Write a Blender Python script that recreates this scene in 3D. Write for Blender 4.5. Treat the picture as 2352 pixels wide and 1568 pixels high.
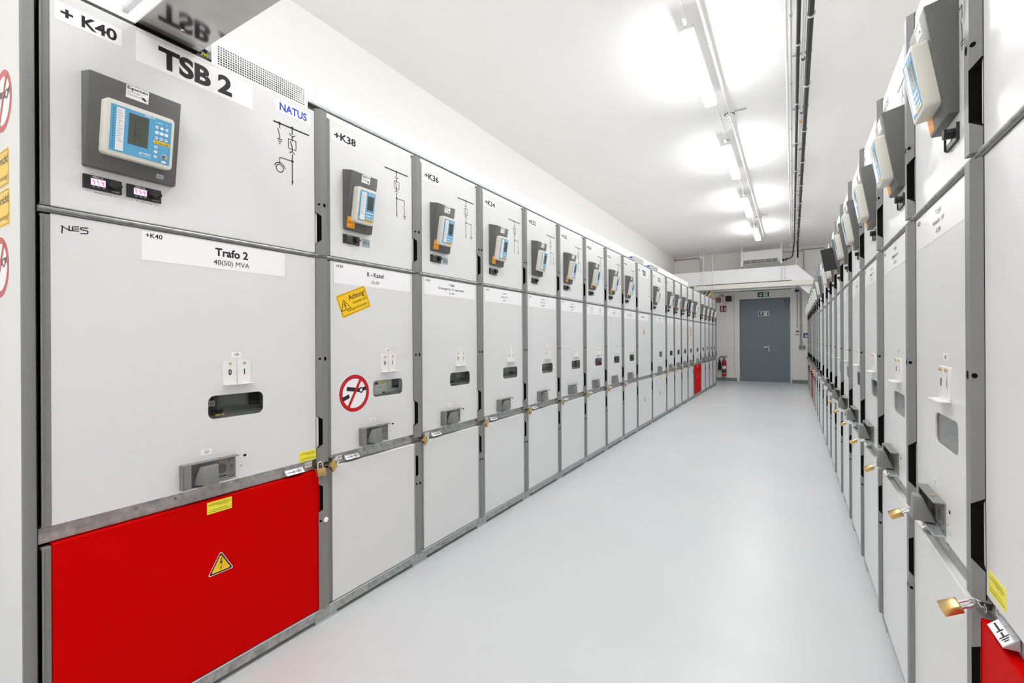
import bpy, bmesh, math, random
from math import pi, sin, cos, radians, tan
from mathutils import Vector, Matrix

for o in list(bpy.data.objects):
    bpy.data.objects.remove(o)
scene = bpy.context.scene
COL = scene.collection

# ------------------------------------------------------------------ camera, world, exposure
CAMZ = 1.229
ROLL = -0.0054
cam_d = bpy.data.cameras.new('camera')
cam_d.sensor_width = 36.0
cam_d.lens = 1070.0 / 2352.0 * 36.0
cam_d.shift_y = -3.5 / 2352.0
cam_d.clip_start = 0.02
cam = bpy.data.objects.new('camera', cam_d)
COL.objects.link(cam)
cam.location = (0, 0, CAMZ)
cam.rotation_euler = (Matrix.Rotation(math.atan2(645.0, 1070.0), 3, 'Z') @ Matrix.Rotation(radians(90), 3, 'X') @ Matrix.Rotation(ROLL, 3, 'Z')).to_euler()
scene.camera = cam

world = bpy.data.worlds.new('world')
scene.world = world
world.use_nodes = True
world.node_tree.nodes['Background'].inputs[0].default_value = (0.9, 0.95, 1.0, 1)
world.node_tree.nodes['Background'].inputs[1].default_value = 0.2

vs = scene.view_settings
vs.view_transform = 'Standard'
vs.look = 'None'
vs.gamma = 1.0
vs.use_curve_mapping = False
vs.exposure = 0.96
scene.cycles.max_bounces = 16
scene.cycles.diffuse_bounces = 10
LAMP = 29.0          # emission of the luminaire diffusers

# room
XL, XR, YB, YE, ZC = -3.13, 1.72, -3.4, 14.94, 3.72
XA, XB = -1.7657, 0.3265      # door planes of the two switchgear rows
NEAR = 1.3355                 # first cabinet boundary of the left row
NEARR = NEAR - .010           # and of the right row

# ------------------------------------------------------------------ materials
MATS = {}
def srgb(r, g, b):
    f = lambda c: (c / 255 / 12.92) if c / 255 <= 0.04045 else ((c / 255 + 0.055) / 1.055) ** 2.4
    return (f(r), f(g), f(b), 1)

def mat(name, col, rough=0.5, metal=0.0, spec=0.5, bump=0.0, bscale=200.0, emit=0.0, ecol=None, var=0.0, vscale=30.0, coat=0.0):
    m = bpy.data.materials.new(name)
    m.use_nodes = True
    nt = m.node_tree
    b = nt.nodes['Principled BSDF']
    b.inputs['Base Color'].default_value = col
    b.inputs['Roughness'].default_value = rough
    b.inputs['Metallic'].default_value = metal
    b.inputs['Specular IOR Level'].default_value = spec
    b.inputs['Coat Weight'].default_value = coat
    if emit:
        b.inputs['Emission Color'].default_value = ecol or col
        b.inputs['Emission Strength'].default_value = emit
    tc = None
    if bump or var:
        tc = nt.nodes.new('ShaderNodeTexCoord')
    if var:
        n = nt.nodes.new('ShaderNodeTexNoise')
        n.inputs['Scale'].default_value = vscale
        n.inputs['Detail'].default_value = 4
        nt.links.new(tc.outputs['Object'], n.inputs['Vector'])
        r = nt.nodes.new('ShaderNodeValToRGB')
        r.color_ramp.elements[0].position = 0.3
        r.color_ramp.elements[1].position = 0.7
        r.color_ramp.elements[0].color = tuple(c * (1 - var) for c in col[:3]) + (1,)
        r.color_ramp.elements[1].color = tuple(min(1, c * (1 + var)) for c in col[:3]) + (1,)
        nt.links.new(n.outputs['Fac'], r.inputs['Fac'])
        nt.links.new(r.outputs['Color'], b.inputs['Base Color'])
    if bump:
        n2 = nt.nodes.new('ShaderNodeTexNoise')
        n2.inputs['Scale'].default_value = bscale
        n2.inputs['Detail'].default_value = 2
        nt.links.new(tc.outputs['Object'], n2.inputs['Vector'])
        bp = nt.nodes.new('ShaderNodeBump')
        bp.inputs['Strength'].default_value = bump
        bp.inputs['Distance'].default_value = 0.002
        nt.links.new(n2.outputs['Fac'], bp.inputs['Height'])
        nt.links.new(bp.outputs['Normal'], b.inputs['Normal'])
    MATS[name] = m
    return m

mat('paint', (0.73, 0.737, 0.742, 1), 0.33, bump=0.09, bscale=330)
mat('grey', (0.21, 0.213, 0.213, 1), 0.45, bump=0.12, bscale=500)
mat('relaygrey', (0.105, 0.106, 0.105, 1), 0.45, bump=0.15, bscale=700, var=0.12, vscale=600)
mat('red', (0.58, 0.0003, 0.0003, 1), 0.55, spec=0.03, bump=0.05, bscale=330)
mat('galv', (0.42, 0.43, 0.42, 1), 0.42, metal=0.75, var=0.28, vscale=45)
mat('zinc', (0.55, 0.57, 0.59, 1), 0.38, metal=0.6, var=0.12, vscale=60)
mat('stainless', (0.50, 0.485, 0.465, 1), 0.13, metal=1.0, var=0.06, vscale=8)
mat('aluminium', (0.62, 0.62, 0.63, 1), 0.35, metal=0.7)
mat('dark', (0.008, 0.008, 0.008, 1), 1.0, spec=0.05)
mat('bouncepaint', (0.72, 0.72, 0.72, 1), 0.5)  # pale roof colour added to bounce light up to the ceiling
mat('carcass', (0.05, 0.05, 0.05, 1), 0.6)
mat('interior', (0.11, 0.115, 0.112, 1), 0.6)
mat('interiorlight', (0.72, 0.74, 0.69, 1), 0.6)
mat('brass', (0.72, 0.47, 0.17, 1), 0.28, metal=0.9, bump=0.03, bscale=300)
mat('chrome', (0.75, 0.75, 0.77, 1), 0.15, metal=1.0)
mat('darksteel', (0.10, 0.105, 0.075, 1), 0.35, metal=0.6)
mat('steel', (0.30, 0.29, 0.26, 1), 0.35, metal=0.9)
mat('bezel', (0.71, 0.695, 0.62, 1), 0.4)
mat('blue', (0.10, 0.37, 0.62, 1), 0.4)
mat('lightblue', (0.33, 0.55, 0.80, 1), 0.4)
mat('lcd', (0.085, 0.095, 0.075, 1), 0.15)
mat('lcdink', (0.012, 0.016, 0.012, 1), 0.3)
mat('white', (0.90, 0.90, 0.92, 1), 0.28)
mat('plastic', (0.80, 0.80, 0.79, 1), 0.35)
mat('ink', (0.012, 0.010, 0.013, 1), 0.3)
mat('blueink', (0.004, 0.05, 0.55, 1), 0.5)
mat('greyink', (0.20, 0.20, 0.20, 1), 0.5)
mat('orange', (0.95, 0.38, 0.01, 1), 0.5)
mat('yellow', (0.90, 0.56, 0.004, 1), 0.28)
mat('lemon', (0.90, 0.82, 0.04, 1), 0.45)
mat('signred', (0.50, 0.006, 0.012, 1), 0.28)
mat('darkred', (0.26, 0.016, 0.013, 1), 0.45)
mat('firered', (0.50, 0.012, 0.014, 1), 0.25)
mat('green', (0.002, 0.10, 0.055, 1), 0.45)
mat('bluesign', (0.006, 0.06, 0.30, 1), 0.45)
mat('tagblue', (0.34, 0.42, 0.47, 1), 0.5)
mat('black', (0.012, 0.012, 0.013, 1), 0.45)
mat('rubber', (0.014, 0.014, 0.016, 1), 0.55)
mat('doorblue', (0.17, 0.215, 0.26, 1), 0.5, bump=0.06, bscale=200)
mat('plaster', (0.90, 0.888, 0.865, 1), 0.75, bump=0.25, bscale=55)
mat('ceilwhite', (0.92, 0.915, 0.90, 1), 0.75, bump=0.15, bscale=40)
mat('duct', (0.90, 0.905, 0.915, 1), 0.4)
mat('ductcream', (0.80, 0.77, 0.73, 1), 0.45)
mat('pipewhite', (0.82, 0.82, 0.82, 1), 0.35)
mat('pipegrey', (0.40, 0.40, 0.40, 1), 0.45)
mat('copper', (0.6, 0.25, 0.10, 1), 0.35, metal=0.7)
mat('skirt', (0.22, 0.245, 0.26, 1), 0.5)
mat('lampglow', (1, 1, 1, 1), 0.5, emit=LAMP, ecol=(1.0, 0.998, 0.99, 1))
mat('lcdlit', (0.8, 0.7, 0.85, 1), 0.4, emit=0.30, ecol=(0.80, 0.60, 0.95, 1))
mat('magenta', (0.75, 0.02, 0.12, 1), 0.4)
mat('ledgreen', (0.2, 0.9, 0.1, 1), 0.4, emit=1.2, ecol=(0.2, 0.9, 0.1, 1))
mat('ledred', (0.9, 0.1, 0.1, 1), 0.4, emit=1.0, ecol=(0.95, 0.25, 0.2, 1))

def floor_mat():
    m = mat('floorpaint', (0.62, 0.64, 0.655, 1), 0.28)
    nt = m.node_tree; b = nt.nodes['Principled BSDF']
    tc = nt.nodes.new('ShaderNodeTexCoord')
    n = nt.nodes.new('ShaderNodeTexNoise'); n.inputs['Scale'].default_value = 1.1; n.inputs['Detail'].default_value = 3
    nt.links.new(tc.outputs['Object'], n.inputs['Vector'])
    r = nt.nodes.new('ShaderNodeValToRGB')
    r.color_ramp.elements[0].position = 0.15; r.color_ramp.elements[0].color = (0.58, 0.605, 0.625, 1)
    r.color_ramp.elements[1].position = 0.85; r.color_ramp.elements[1].color = (0.65, 0.665, 0.675, 1)
    nt.links.new(n.outputs['Fac'], r.inputs['Fac'])
    nt.links.new(r.outputs['Color'], b.inputs['Base Color'])
    n2 = nt.nodes.new('ShaderNodeTexNoise'); n2.inputs['Scale'].default_value = 2.0; n2.inputs['Detail'].default_value = 2
    nt.links.new(tc.outputs['Object'], n2.inputs['Vector'])
    mr = nt.nodes.new('ShaderNodeMapRange'); mr.inputs['To Min'].default_value = 0.285; mr.inputs['To Max'].default_value = 0.42
    nt.links.new(n2.outputs['Fac'], mr.inputs['Value']); nt.links.new(mr.outputs['Result'], b.inputs['Roughness'])
    n3 = nt.nodes.new('ShaderNodeTexNoise'); n3.inputs['Scale'].default_value = 160; n3.inputs['Detail'].default_value = 2
    nt.links.new(tc.outputs['Object'], n3.inputs['Vector'])
    bp = nt.nodes.new('ShaderNodeBump'); bp.inputs['Strength'].default_value = 0.12; bp.inputs['Distance'].default_value = 0.003
    nt.links.new(n3.outputs['Fac'], bp.inputs['Height']); nt.links.new(bp.outputs['Normal'], b.inputs['Normal'])
floor_mat()

def glass_mat():
    m = bpy.data.materials.new('windowglass'); m.use_nodes = True
    nt = m.node_tree; nt.nodes.clear()
    out = nt.nodes.new('ShaderNodeOutputMaterial')
    tr = nt.nodes.new('ShaderNodeBsdfTransparent'); tr.inputs[0].default_value = (0.93, 0.95, 0.94, 1)
    gl = nt.nodes.new('ShaderNodeBsdfGlossy'); gl.inputs['Roughness'].default_value = 0.02
    lw = nt.nodes.new('ShaderNodeLayerWeight'); lw.inputs[0].default_value = 0.5
    pw = nt.nodes.new('ShaderNodeMath'); pw.operation = 'POWER'; pw.inputs[1].default_value = 4.0
    nt.links.new(lw.outputs['Facing'], pw.inputs[0])
    fr = nt.nodes.new('ShaderNodeMath'); fr.operation = 'MULTIPLY_ADD'; fr.inputs[1].default_value = 0.92; fr.inputs[2].default_value = 0.04
    nt.links.new(pw.outputs[0], fr.inputs[0])
    mx = nt.nodes.new('ShaderNodeMixShader')
    nt.links.new(fr.outputs[0], mx.inputs[0]); nt.links.new(tr.outputs[0], mx.inputs[1]); nt.links.new(gl.outputs[0], mx.inputs[2])
    nt.links.new(mx.outputs[0], out.inputs[0])
    MATS['glass'] = m
glass_mat()

# ------------------------------------------------------------------ mesh builder
_TXT = {}
def text_geo(s, bold, res):
    k = (s, bold, res)
    if k not in _TXT:
        c = bpy.data.curves.new('t', 'FONT'); c.body = s; c.size = 1; c.resolution_u = res; c.offset = bold
        o = bpy.data.objects.new('t', c); COL.objects.link(o)
        me = bpy.data.meshes.new_from_object(o.evaluated_get(bpy.context.evaluated_depsgraph_get()))
        vs_ = [(v.co.x / 0.682, v.co.y / 0.682) for v in me.vertices]
        fs = [tuple(p.vertices) for p in me.polygons]
        bpy.data.objects.remove(o); bpy.data.curves.remove(c); bpy.data.meshes.remove(me)
        _TXT[k] = (vs_, fs)
    return _TXT[k]

class MB:
    """collects shapes in (s, n, z): s along the front, n out of the front, z up; .build links one mesh object"""
    def __init__(self):
        self.v = []; self.f = []; self.fm = []; self.mats = []
        self.M = Matrix.Identity(4)
    def mi(self, name):
        if name not in self.mats: self.mats.append(name)
        return self.mats.index(name)
    def add(self, pts, faces, m):
        b = len(self.v)
        self.v += [self.M @ Vector(p) for p in pts]
        k = self.mi(m)
        for f in faces:
            self.f.append(tuple(b + i for i in f)); self.fm.append(k)
    def bm_add(self, bm, m):
        bm.verts.index_update()
        self.add([v.co.copy() for v in bm.verts], [[v.index for v in f.verts] for f in bm.faces], m)
        bm.free()
    def box(self, s0, s1, n0, n1, z0, z1, m, bev=0.0, seg=1):
        bm = bmesh.new()
        c = [bm.verts.new(p) for p in ((s0, n0, z0), (s1, n0, z0), (s1, n1, z0), (s0, n1, z0), (s0, n0, z1), (s1, n0, z1), (s1, n1, z1), (s0, n1, z1))]
        for q in ((0, 3, 2, 1), (4, 5, 6, 7), (0, 1, 5, 4), (1, 2, 6, 5), (2, 3, 7, 6), (3, 0, 4, 7)):
            bm.faces.new([c[i] for i in q])
        if bev:
            bmesh.ops.bevel(bm, geom=bm.edges[:], offset=bev, segments=seg, profile=0.5, affect='EDGES')
        self.bm_add(bm, m)
    def prism(self, poly, n0, n1, m, bev=0.0, seg=1):
        """poly of (s, z) extruded along n"""
        bm = bmesh.new()
        a = [bm.verts.new((p[0], n0, p[1])) for p in poly]; b = [bm.verts.new((p[0], n1, p[1])) for p in poly]
        k = len(poly)
        f1 = bm.faces.new(a); f2 = bm.faces.new(b[::-1])
        for i in range(k): bm.faces.new((a[i], b[i], b[(i + 1) % k], a[(i + 1) % k]))
        bmesh.ops.recalc_face_normals(bm, faces=bm.faces[:])
        if bev:
            es = [e for e in bm.edges if abs(e.verts[0].co.y - e.verts[1].co.y) < 1e-7 and abs(e.verts[0].co.y - n1) < 1e-7]
            bmesh.ops.bevel(bm, geom=es, offset=bev, segments=seg, profile=0.5, affect='EDGES')
        self.bm_add(bm, m)
    def solid(self, pts, faces, m):
        self.add(pts, faces, m)
    def quad(self, pts, m): self.add(pts, [tuple(range(len(pts)))], m)
    def rect(self, s0, s1, z0, z1, n, m): self.quad([(s0, n, z0), (s1, n, z0), (s1, n, z1), (s0, n, z1)], m)
    def flat(self, poly, n, m): self.add([(p[0], n, p[1]) for p in poly], [tuple(range(len(poly)))], m)
    def line(self, p, q, w, n, m):
        d = Vector((q[0] - p[0], q[1] - p[1])); d.normalize(); t = Vector((-d.y, d.x)) * w / 2
        self.flat([(p[0] + t.x, p[1] + t.y), (q[0] + t.x, q[1] + t.y), (q[0] - t.x, q[1] - t.y), (p[0] - t.x, p[1] - t.y)], n, m)
    def pline(self, pts, w, n, m):
        for a, b in zip(pts, pts[1:]): self.line(a, b, w, n, m)
    def disc(self, c, r, n, m, k=24, ry=None):
        ry = ry or r
        self.flat([(c[0] + r * cos(2 * pi * i / k), c[1] + ry * sin(2 * pi * i / k)) for i in range(k)], n, m)
    def ring(self, c, r0, r1, n, m, a0=0, a1=360, k=40):
        pts = []; fs = []
        for i in range(k + 1):
            a = radians(a0 + (a1 - a0) * i / k)
            pts += [(c[0] + r0 * cos(a), n, c[1] + r0 * sin(a)), (c[0] + r1 * cos(a), n, c[1] + r1 * sin(a))]
        for i in range(k): fs.append((2 * i, 2 * i + 1, 2 * i + 3, 2 * i + 2))
        self.add(pts, fs, m)
    def text(self, s, x, z, h, n, m='ink', al='c', bold=0.02, xs=1.0, res=3, w=None, rot=0.0):
        """z is the baseline, h the cap height, w forces the width"""
        vs_, fs = text_geo(s, bold, res)
        x0 = min(v[0] for v in vs_); x1 = max(v[0] for v in vs_)
        if w: xs = w / (h * (x1 - x0))
        W = (x1 - x0) * h * xs
        off = {'c': -W / 2, 'l': 0, 'r': -W}[al]
        c, sn = cos(rot), sin(rot)
        pts = []
        for v in vs_:
            a = (v[0] - x0) * h * xs + off; b = v[1] * h
            pts.append((x + a * c - b * sn, n, z + a * sn + b * c))
        self.add(pts, fs, m)
    def cyl(self, c, d, r, m, k=16, r2=None, cap=True):
        """cylinder from c along vector d"""
        c = Vector(c); d = Vector(d); r2 = r if r2 is None else r2
        z = d.normalized(); x = z.orthogonal().normalized(); y = z.cross(x)
        p = [c + x * r * cos(2 * pi * i / k) + y * r * sin(2 * pi * i / k) for i in range(k)]
        q = [c + d + x * r2 * cos(2 * pi * i / k) + y * r2 * sin(2 * pi * i / k) for i in range(k)]
        fs = [(i, (i + 1) % k, k + (i + 1) % k, k + i) for i in range(k)]
        if cap: fs += [tuple(range(k))[::-1], tuple(range(k, 2 * k))]
        self.add(p + q, fs, m)
    def lathe(self, c, prof, m, k=24, axis='z'):
        pts = []; fs = []
        for (r, h) in prof:
            for i in range(k):
                a = 2 * pi * i / k
                if axis == 'z': pts.append((c[0] + r * cos(a), c[1] + r * sin(a), c[2] + h))
                else: pts.append((c[0] + r * cos(a), c[1] + h, c[2] + r * sin(a)))
        for j in range(len(prof) - 1):
            for i in range(k):
                fs.append((j * k + i, j * k + (i + 1) % k, (j + 1) * k + (i + 1) % k, (j + 1) * k + i))
        fs += [tuple(range(k))[::-1], tuple(range((len(prof) - 1) * k, len(prof) * k))]
        self.add(pts, fs, m)
    def tube(self, path, r, m, k=10, cap=True):
        P = [Vector(p) for p in path]; pts = []; fs = []
        x = None
        for i, p in enumerate(P):
            d = (P[min(i + 1, len(P) - 1)] - P[max(i - 1, 0)]).normalized()
            x = d.orthogonal().normalized() if x is None else (x - d * x.dot(d)).normalized()
            y = d.cross(x)
            pts += [p + x * r * cos(2 * pi * j / k) + y * r * sin(2 * pi * j / k) for j in range(k)]
        for i in range(len(P) - 1):
            for j in range(k):
                fs.append((i * k + j, i * k + (j + 1) % k, (i + 1) * k + (j + 1) % k, (i + 1) * k + j))
        if cap: fs += [tuple(range(k))[::-1], tuple(range((len(P) - 1) * k, len(P) * k))]
        self.add(pts, fs, m)
    def mesh(self, name, flip=True):
        me = bpy.data.meshes.new(name)
        sg = -1 if flip else 1
        me.from_pydata([(v[0], sg * v[1], v[2]) for v in self.v], [], self.f)
        for m in self.mats: me.materials.append(MATS[m])
        me.polygons.foreach_set('material_index', self.fm)
        bm = bmesh.new(); bm.from_mesh(me)
        bmesh.ops.recalc_face_normals(bm, faces=bm.faces[:])
        bm.to_mesh(me); bm.free()
        me.polygons.foreach_set('use_smooth', [True] * len(me.polygons))
        me.set_sharp_from_angle(angle=radians(32))
        me.update()
        return me

def rrect(s0, s1, z0, z1, r, k=5):
    pts = []
    for (cx, cz, a) in ((s1 - r, z1 - r, 0), (s0 + r, z1 - r, 90), (s0 + r, z0 + r, 180), (s1 - r, z0 + r, 270)):
        for i in range(k + 1):
            t = radians(a + 90 * i / k); pts.append((cx + r * cos(t), cz + r * sin(t)))
    return pts

def link(name, me, parent=None, label=None):
    o = bpy.data.objects.new(name, me); COL.objects.link(o)
    if parent is not None: o.parent = parent
    if label: o['label'] = label
    return o

def tag(o, label, cat, group=None, kind=None):
    o['label'] = label; o['category'] = cat
    if group: o['group'] = group
    if kind: o['kind'] = kind
    return o

def thing(name, label, cat, loc=(0, 0, 0), rz=0.0, group=None):
    o = bpy.data.objects.new(name, None); COL.objects.link(o)
    o.empty_display_size = 0.1
    o.location = loc; o.rotation_euler = (0, 0, rz)
    return tag(o, label, cat, group)

_CACHE = {}
def part(name, key, fn, parent, label=None):
    """a part object; parts built with the same key share one mesh"""
    k = (name, key)
    if k not in _CACHE:
        b = MB(); fn(b); _CACHE[k] = b.mesh(name)
    return link(name, _CACHE[k], parent, label)

def world_mesh(fn, name):
    b = MB(); fn(b); return b.mesh(name, flip=False)

def struct(name, fn, parent=None, label=None):
    o = link(name, world_mesh(fn, name), parent)
    o['kind'] = 'structure'
    if label: o['label'] = label
    return o

def wthing(name, label, cat, fn, group=None):
    o = link(name, world_mesh(fn, name)); return tag(o, label, cat, group)

def wpart(name, fn, parent, label=None):
    return link(name, world_mesh(fn, name), parent, label)

# ------------------------------------------------------------------ room shell
struct('floor', lambda b: b.box(XL - .2, XR + .2, YB - .2, YE + .2, -0.2, 0, 'floorpaint'))
struct('ceiling', lambda b: b.box(XL - .2, XR + .2, YB - .2, YE + .2, ZC, ZC + .2, 'ceilwhite'))
struct('wall_left', lambda b: b.box(XL - .2, XL, YB, YE, 0, ZC, 'plaster'))
struct('wall_right', lambda b: b.box(XR, XR + .2, YB, YE, 0, ZC, 'plaster'))
struct('wall_back', lambda b: b.box(XL, XR, YB - .2, YB, 0, ZC, 'plaster'))
DX0, DX1, DZ = -1.36, -0.052, 2.395     # door opening in the end wall
def end_wall(b):
    b.box(XL, DX0, YE, YE + .2, 0, ZC, 'plaster'); b.box(DX1, XR, YE, YE + .2, 0, ZC, 'plaster')
    b.box(DX0, DX1, YE, YE + .2, DZ, ZC, 'plaster')
struct('wall_end', end_wall)
struct('baseboard_end', lambda b: (b.box(XL, DX0 - .03, YE - .012, YE, 0, .095, 'skirt'), b.box(DX1 + .03, XR, YE - .012, YE, 0, .095, 'skirt')))
def frame_fn(b):
    b.box(DX0 - .03, DX0 + .045, YE - .02, YE + .12, 0, DZ - .0305, 'plaster', .004)
    b.box(DX1 - .005, DX1 + .03, YE - .02, YE + .12, 0, DZ - .0305, 'plaster', .004)
    b.box(DX0 - .03, DX1 + .03, YE - .02, YE + .12, DZ - .03, DZ + .02, 'plaster', .004)
dr = bpy.data.objects.new('door_1', None); COL.objects.link(dr); dr['kind'] = 'structure'
wpart('door_frame', frame_fn, dr)
def rails(b):
    b.box(DX0 + .045, DX1 - .005, YE + .0, YE + .1, DZ - .055, DZ - .03, 'doorblue')
    b.box(DX0 + .045, DX0 + .06, YE + .0, YE + .1, 0.01, DZ - .055, 'doorblue')
    b.box(DX1 - .02, DX1 - .005, YE + .0, YE + .1, 0.01, DZ - .055, 'doorblue')
wpart('door_stop', rails, dr)
MX = -0.49
leaf = wpart('door_leaf', lambda b: (b.box(DX0 + .063, MX - .002, YE + .012, YE + .06, .012, DZ - .058, 'doorblue', .003),
                                     b.box(MX - .03, MX + .012, YE + .004, YE + .012, .014, DZ - .06, 'doorblue', .002)), dr)
leaf2 = wpart('door_leaf', lambda b: b.box(MX + .002, DX1 - .023, YE + .014, YE + .06, .012, DZ - .058, 'doorblue', .003), dr)
def handle_fn(b):
    hx = MX - .085
    b.prism(rrect(hx - .02, hx + .02, .85, 1.065, .018), YE + .003, YE + .012, 'steel')
    b.cyl((hx, YE + .008, .99), (0, -.05, 0), .011, 'chrome')
    b.tube([(hx, YE - .038, .99), (hx - .03, YE - .044, .99), (hx - .12, YE - .044, .985)], .011, 'chrome')
    b.cyl((hx, YE + .004, .90), (0, -.012, 0), .01, 'chrome')
wpart('door_handle', handle_fn, leaf, 'chrome lever handle')
def loop_fn(x0, x1, z0, z1, m):
    def f(b):
        p = []
        for i in range(19):
            a = pi + pi * i / 18
            p.append(((x0 + x1) / 2 + (x1 - x0) / 2 * cos(a), YE - .02, z1 + (z0 - z1) * -sin(a)))
        b.tube(p, .005, m, 6)
        b.box(x0 - .012, x0 + .012, YE - .012, YE + .008, z1 - .01, z1 + .06, m)
        b.box(x1 - .012, x1 + .012, YE - .012, YE + .012, z1 - .01, z1 + .06, m)
    return f
wpart('door_loop_cable', loop_fn(DX1 - .115, DX1 - .03, 2.08, 2.25, 'black'), leaf2)
wpart('door_loop_cable', loop_fn(DX0 + .07, DX0 + .12, 2.04, 2.2, 'doorblue'), leaf)
wpart('door_loop_cable', loop_fn(DX0 + .02, DX0 + .1, .0225, .11, 'pipegrey'), dr)

# ------------------------------------------------------------------ switchgear parts (s, n, z in the cabinet's own frame)
ZB, Z1, Z2, Z3, Z4, Z5 = 0.067, 0.670, 0.720, 1.588, 1.608, 2.222

def body_fn(W, light_ends):
    def f(b):
        b.box(.001, W - .001, -1.28, -.056, .068, 2.2475, 'carcass'); b.box(.0, .004, -.056, -.024, .068, 2.2475, 'carcass'); b.box(W - .002, W - .0005, -.056, -.022, .068, 2.2475, 'carcass'); b.box(.001, W - .001, -.056, -.03, 2.2365, 2.2475, 'carcass'); b.box(.001, W - .001, -1.28, -.034, 2.2476, 2.2482, 'bouncepaint')  # last box: unseen pale roof plate, put in as ceiling bounce
    return f
def trim_fn(W):
    return lambda b: (b.box(.001, W - .001, -.03, -.012, 2.226, 2.2478, 'duct', .001))
def divider_fn(W):
    def f(b):
        b.box(.001, W - .001, -.025, .003, 1.590, 1.5965, 'grey', .001)
        b.cyl((.001, .003, 1.6005), (W - .002, 0, 0), .005, 'galv', 10)
        b.box(.001, W - .001, -.025, .0, 1.5965, 1.606, 'grey')
    return f
def mirrored(s, W, mir): return (W - s) if mir else s

def span(a, b_, W, mir):
    return (W - b_, W - a) if mir else (a, b_)

def door_fn(W, mir, z0, z1, n1, m):
    a, c = span(.0265, W - .038, W, mir)
    def f(b):
        b.box(a, c, -.024, n1, z0, z1, m, .0022)
    return f

def holed_door_fn(W, mir, win):
    a, c = span(.0265, W - .038, W, mir)
    def f(b):
        bm = bmesh.new()
        outer = [(a, Z2), (c, Z2), (c, Z3), (a, Z3)]
        inner = rrect(*win)
        loops = []
        for lp in (outer, inner):
            vv = [bm.verts.new((p[0], 0, p[1])) for p in lp]
            for i in range(len(vv)): bm.edges.new((vv[i], vv[(i + 1) % len(vv)]))
        bmesh.ops.triangle_fill(bm, use_beauty=True, edges=bm.edges[:])
        r = bmesh.ops.extrude_face_region(bm, geom=bm.faces[:])
        vv = [g for g in r['geom'] if isinstance(g, bmesh.types.BMVert)]
        bmesh.ops.translate(bm, verts=vv, vec=(0, -.0035, 0))
        b.bm_add(bm, 'paint')
        b.box(a, a + .004, -.024, -.0036, Z2, Z3, 'paint'); b.box(c - .004, c, -.024, -.0036, Z2, Z3, 'paint')
        b.box(a, c, -.024, -.0036, Z2, Z2 + .004, 'paint'); b.box(a, c, -.024, -.0036, Z3 - .004, Z3, 'paint')
    return f

def post_fn(W, mir, z0, z1, notches):
    """locking post with chamfered flank; the flank is cut away at the notches"""
    def f(b):
        lv = [(z0, 0)]
        for (c, d) in notches:
            lv += [(c - .016, 0), (c, 2), (c, 1), (d, 1), (d, 2), (d + .016, 0)]
        lv.append((z1, 0))
        pts = []; fs = []
        for (z, t) in lv:
            sb, sf = W - .050, W - .033
            if t == 0: q0, q1, q2 = (sb, -.02), (sb, .002), (sf, .0175)
            elif t == 2: q0, q1, q2 = (sf, -.02), (sf - .0003, .0172), (sf, .0175)
            else: q0, q1, q2 = (W - .030, -.02), (W - .030, .0173), (W - .0298, .0175)
            prof = [q0, q1, q2, (W - .002, .0175), (W - .002, -.02)]
            for (s, n) in prof: pts.append((mirrored(s, W, mir), n, z))
        k = 5; dk = []
        for j in range(len(lv) - 1):
            for i in range(k):
                q = (j * k + i, j * k + (i + 1) % k, (j + 1) * k + (i + 1) % k, (j + 1) * k + i)
                (dk if (i < 2 and lv[j][1] and lv[j + 1][1]) or (i == 0 and (lv[j][1] or lv[j + 1][1])) else fs).append(q)
        fs += [tuple(range(k)), tuple(range((len(lv) - 1) * k, len(lv) * k))]
        b.add(pts, fs, 'grey')
        base = len(b.v) - len(pts)
        for q in dk: b.f.append(tuple(base + i for i in q)); b.fm.append(b.mi('dark'))  # notch walls coloured black for the shade inside the cut-outs
    return f
def recess_shade_fn(W, mir, notches):  # black boxes and thin lines standing in for shade in the gaps
    def f(b):
        for (c, d) in notches:
            a0, a1 = span(W - .0375, W - .0295, W, mir)
            b.box(a0, a1, -.018, -.012, c - .014, d + .014, 'dark')
        a0, a1 = span(W - .0513, W - .0498, W, mir)
        for z0, z1 in ((Z4, Z5 + .004), (Z2 - .012, Z3 - .002)): b.box(a0, a1, -.001, .0006, z0, z1, 'dark')
        b.box(a0, a1, .006, .0076, ZB, Z1 - .004, 'dark')
    return f
def keyhole_fn(W, mir, z):
    def f(b):
        s = mirrored(W - .016, W, mir)
        b.disc((s, z), .0065, .0181, 'dark', 14, .009)
        s0, s1 = mirrored(W - .043, W, mir), mirrored(W - .035, W, mir)
        d = .0012
        n0, n1 = .0078 + d, .0156 + d
        pts = []
        for i in range(14):
            a = 2 * pi * i / 14
            t = .5 + .5 * cos(a)
            pts.append((s0 + (s1 - s0) * t, n0 + (n1 - n0) * t, z + .005 * sin(a)))
        b.quad(pts, 'dark')
    return f
def strip_fn(W, mir, z0, z1):
    a, c = span(.0055, .026, W, mir)
    a2, c2 = span(.0055, .009, W, mir)
    return lambda b: (b.box(a, c, -.022, .002, z0, z1, 'grey', .002), b.box(a2, c2, -.022, .007, z0 + .004, z1 - .004, 'grey', .001))

def label_fn(s0, s1, z0, z1, lines, n=.0006, m='white', base=0.0):
    """lines: (text, s, z, h, align, bold[, width])"""
    def f(b):
        b.box(s0, s1, base, base + n, z0, z1, m)
        for L in lines:
            b.text(L[0], L[1], L[2], L[3], base + n + .0003, 'ink', L[4], L[5], res=(6 if L[3] > .04 else 5 if L[3] > .02 else 3), w=(L[6] if len(L) > 6 else None))
    return f

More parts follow.
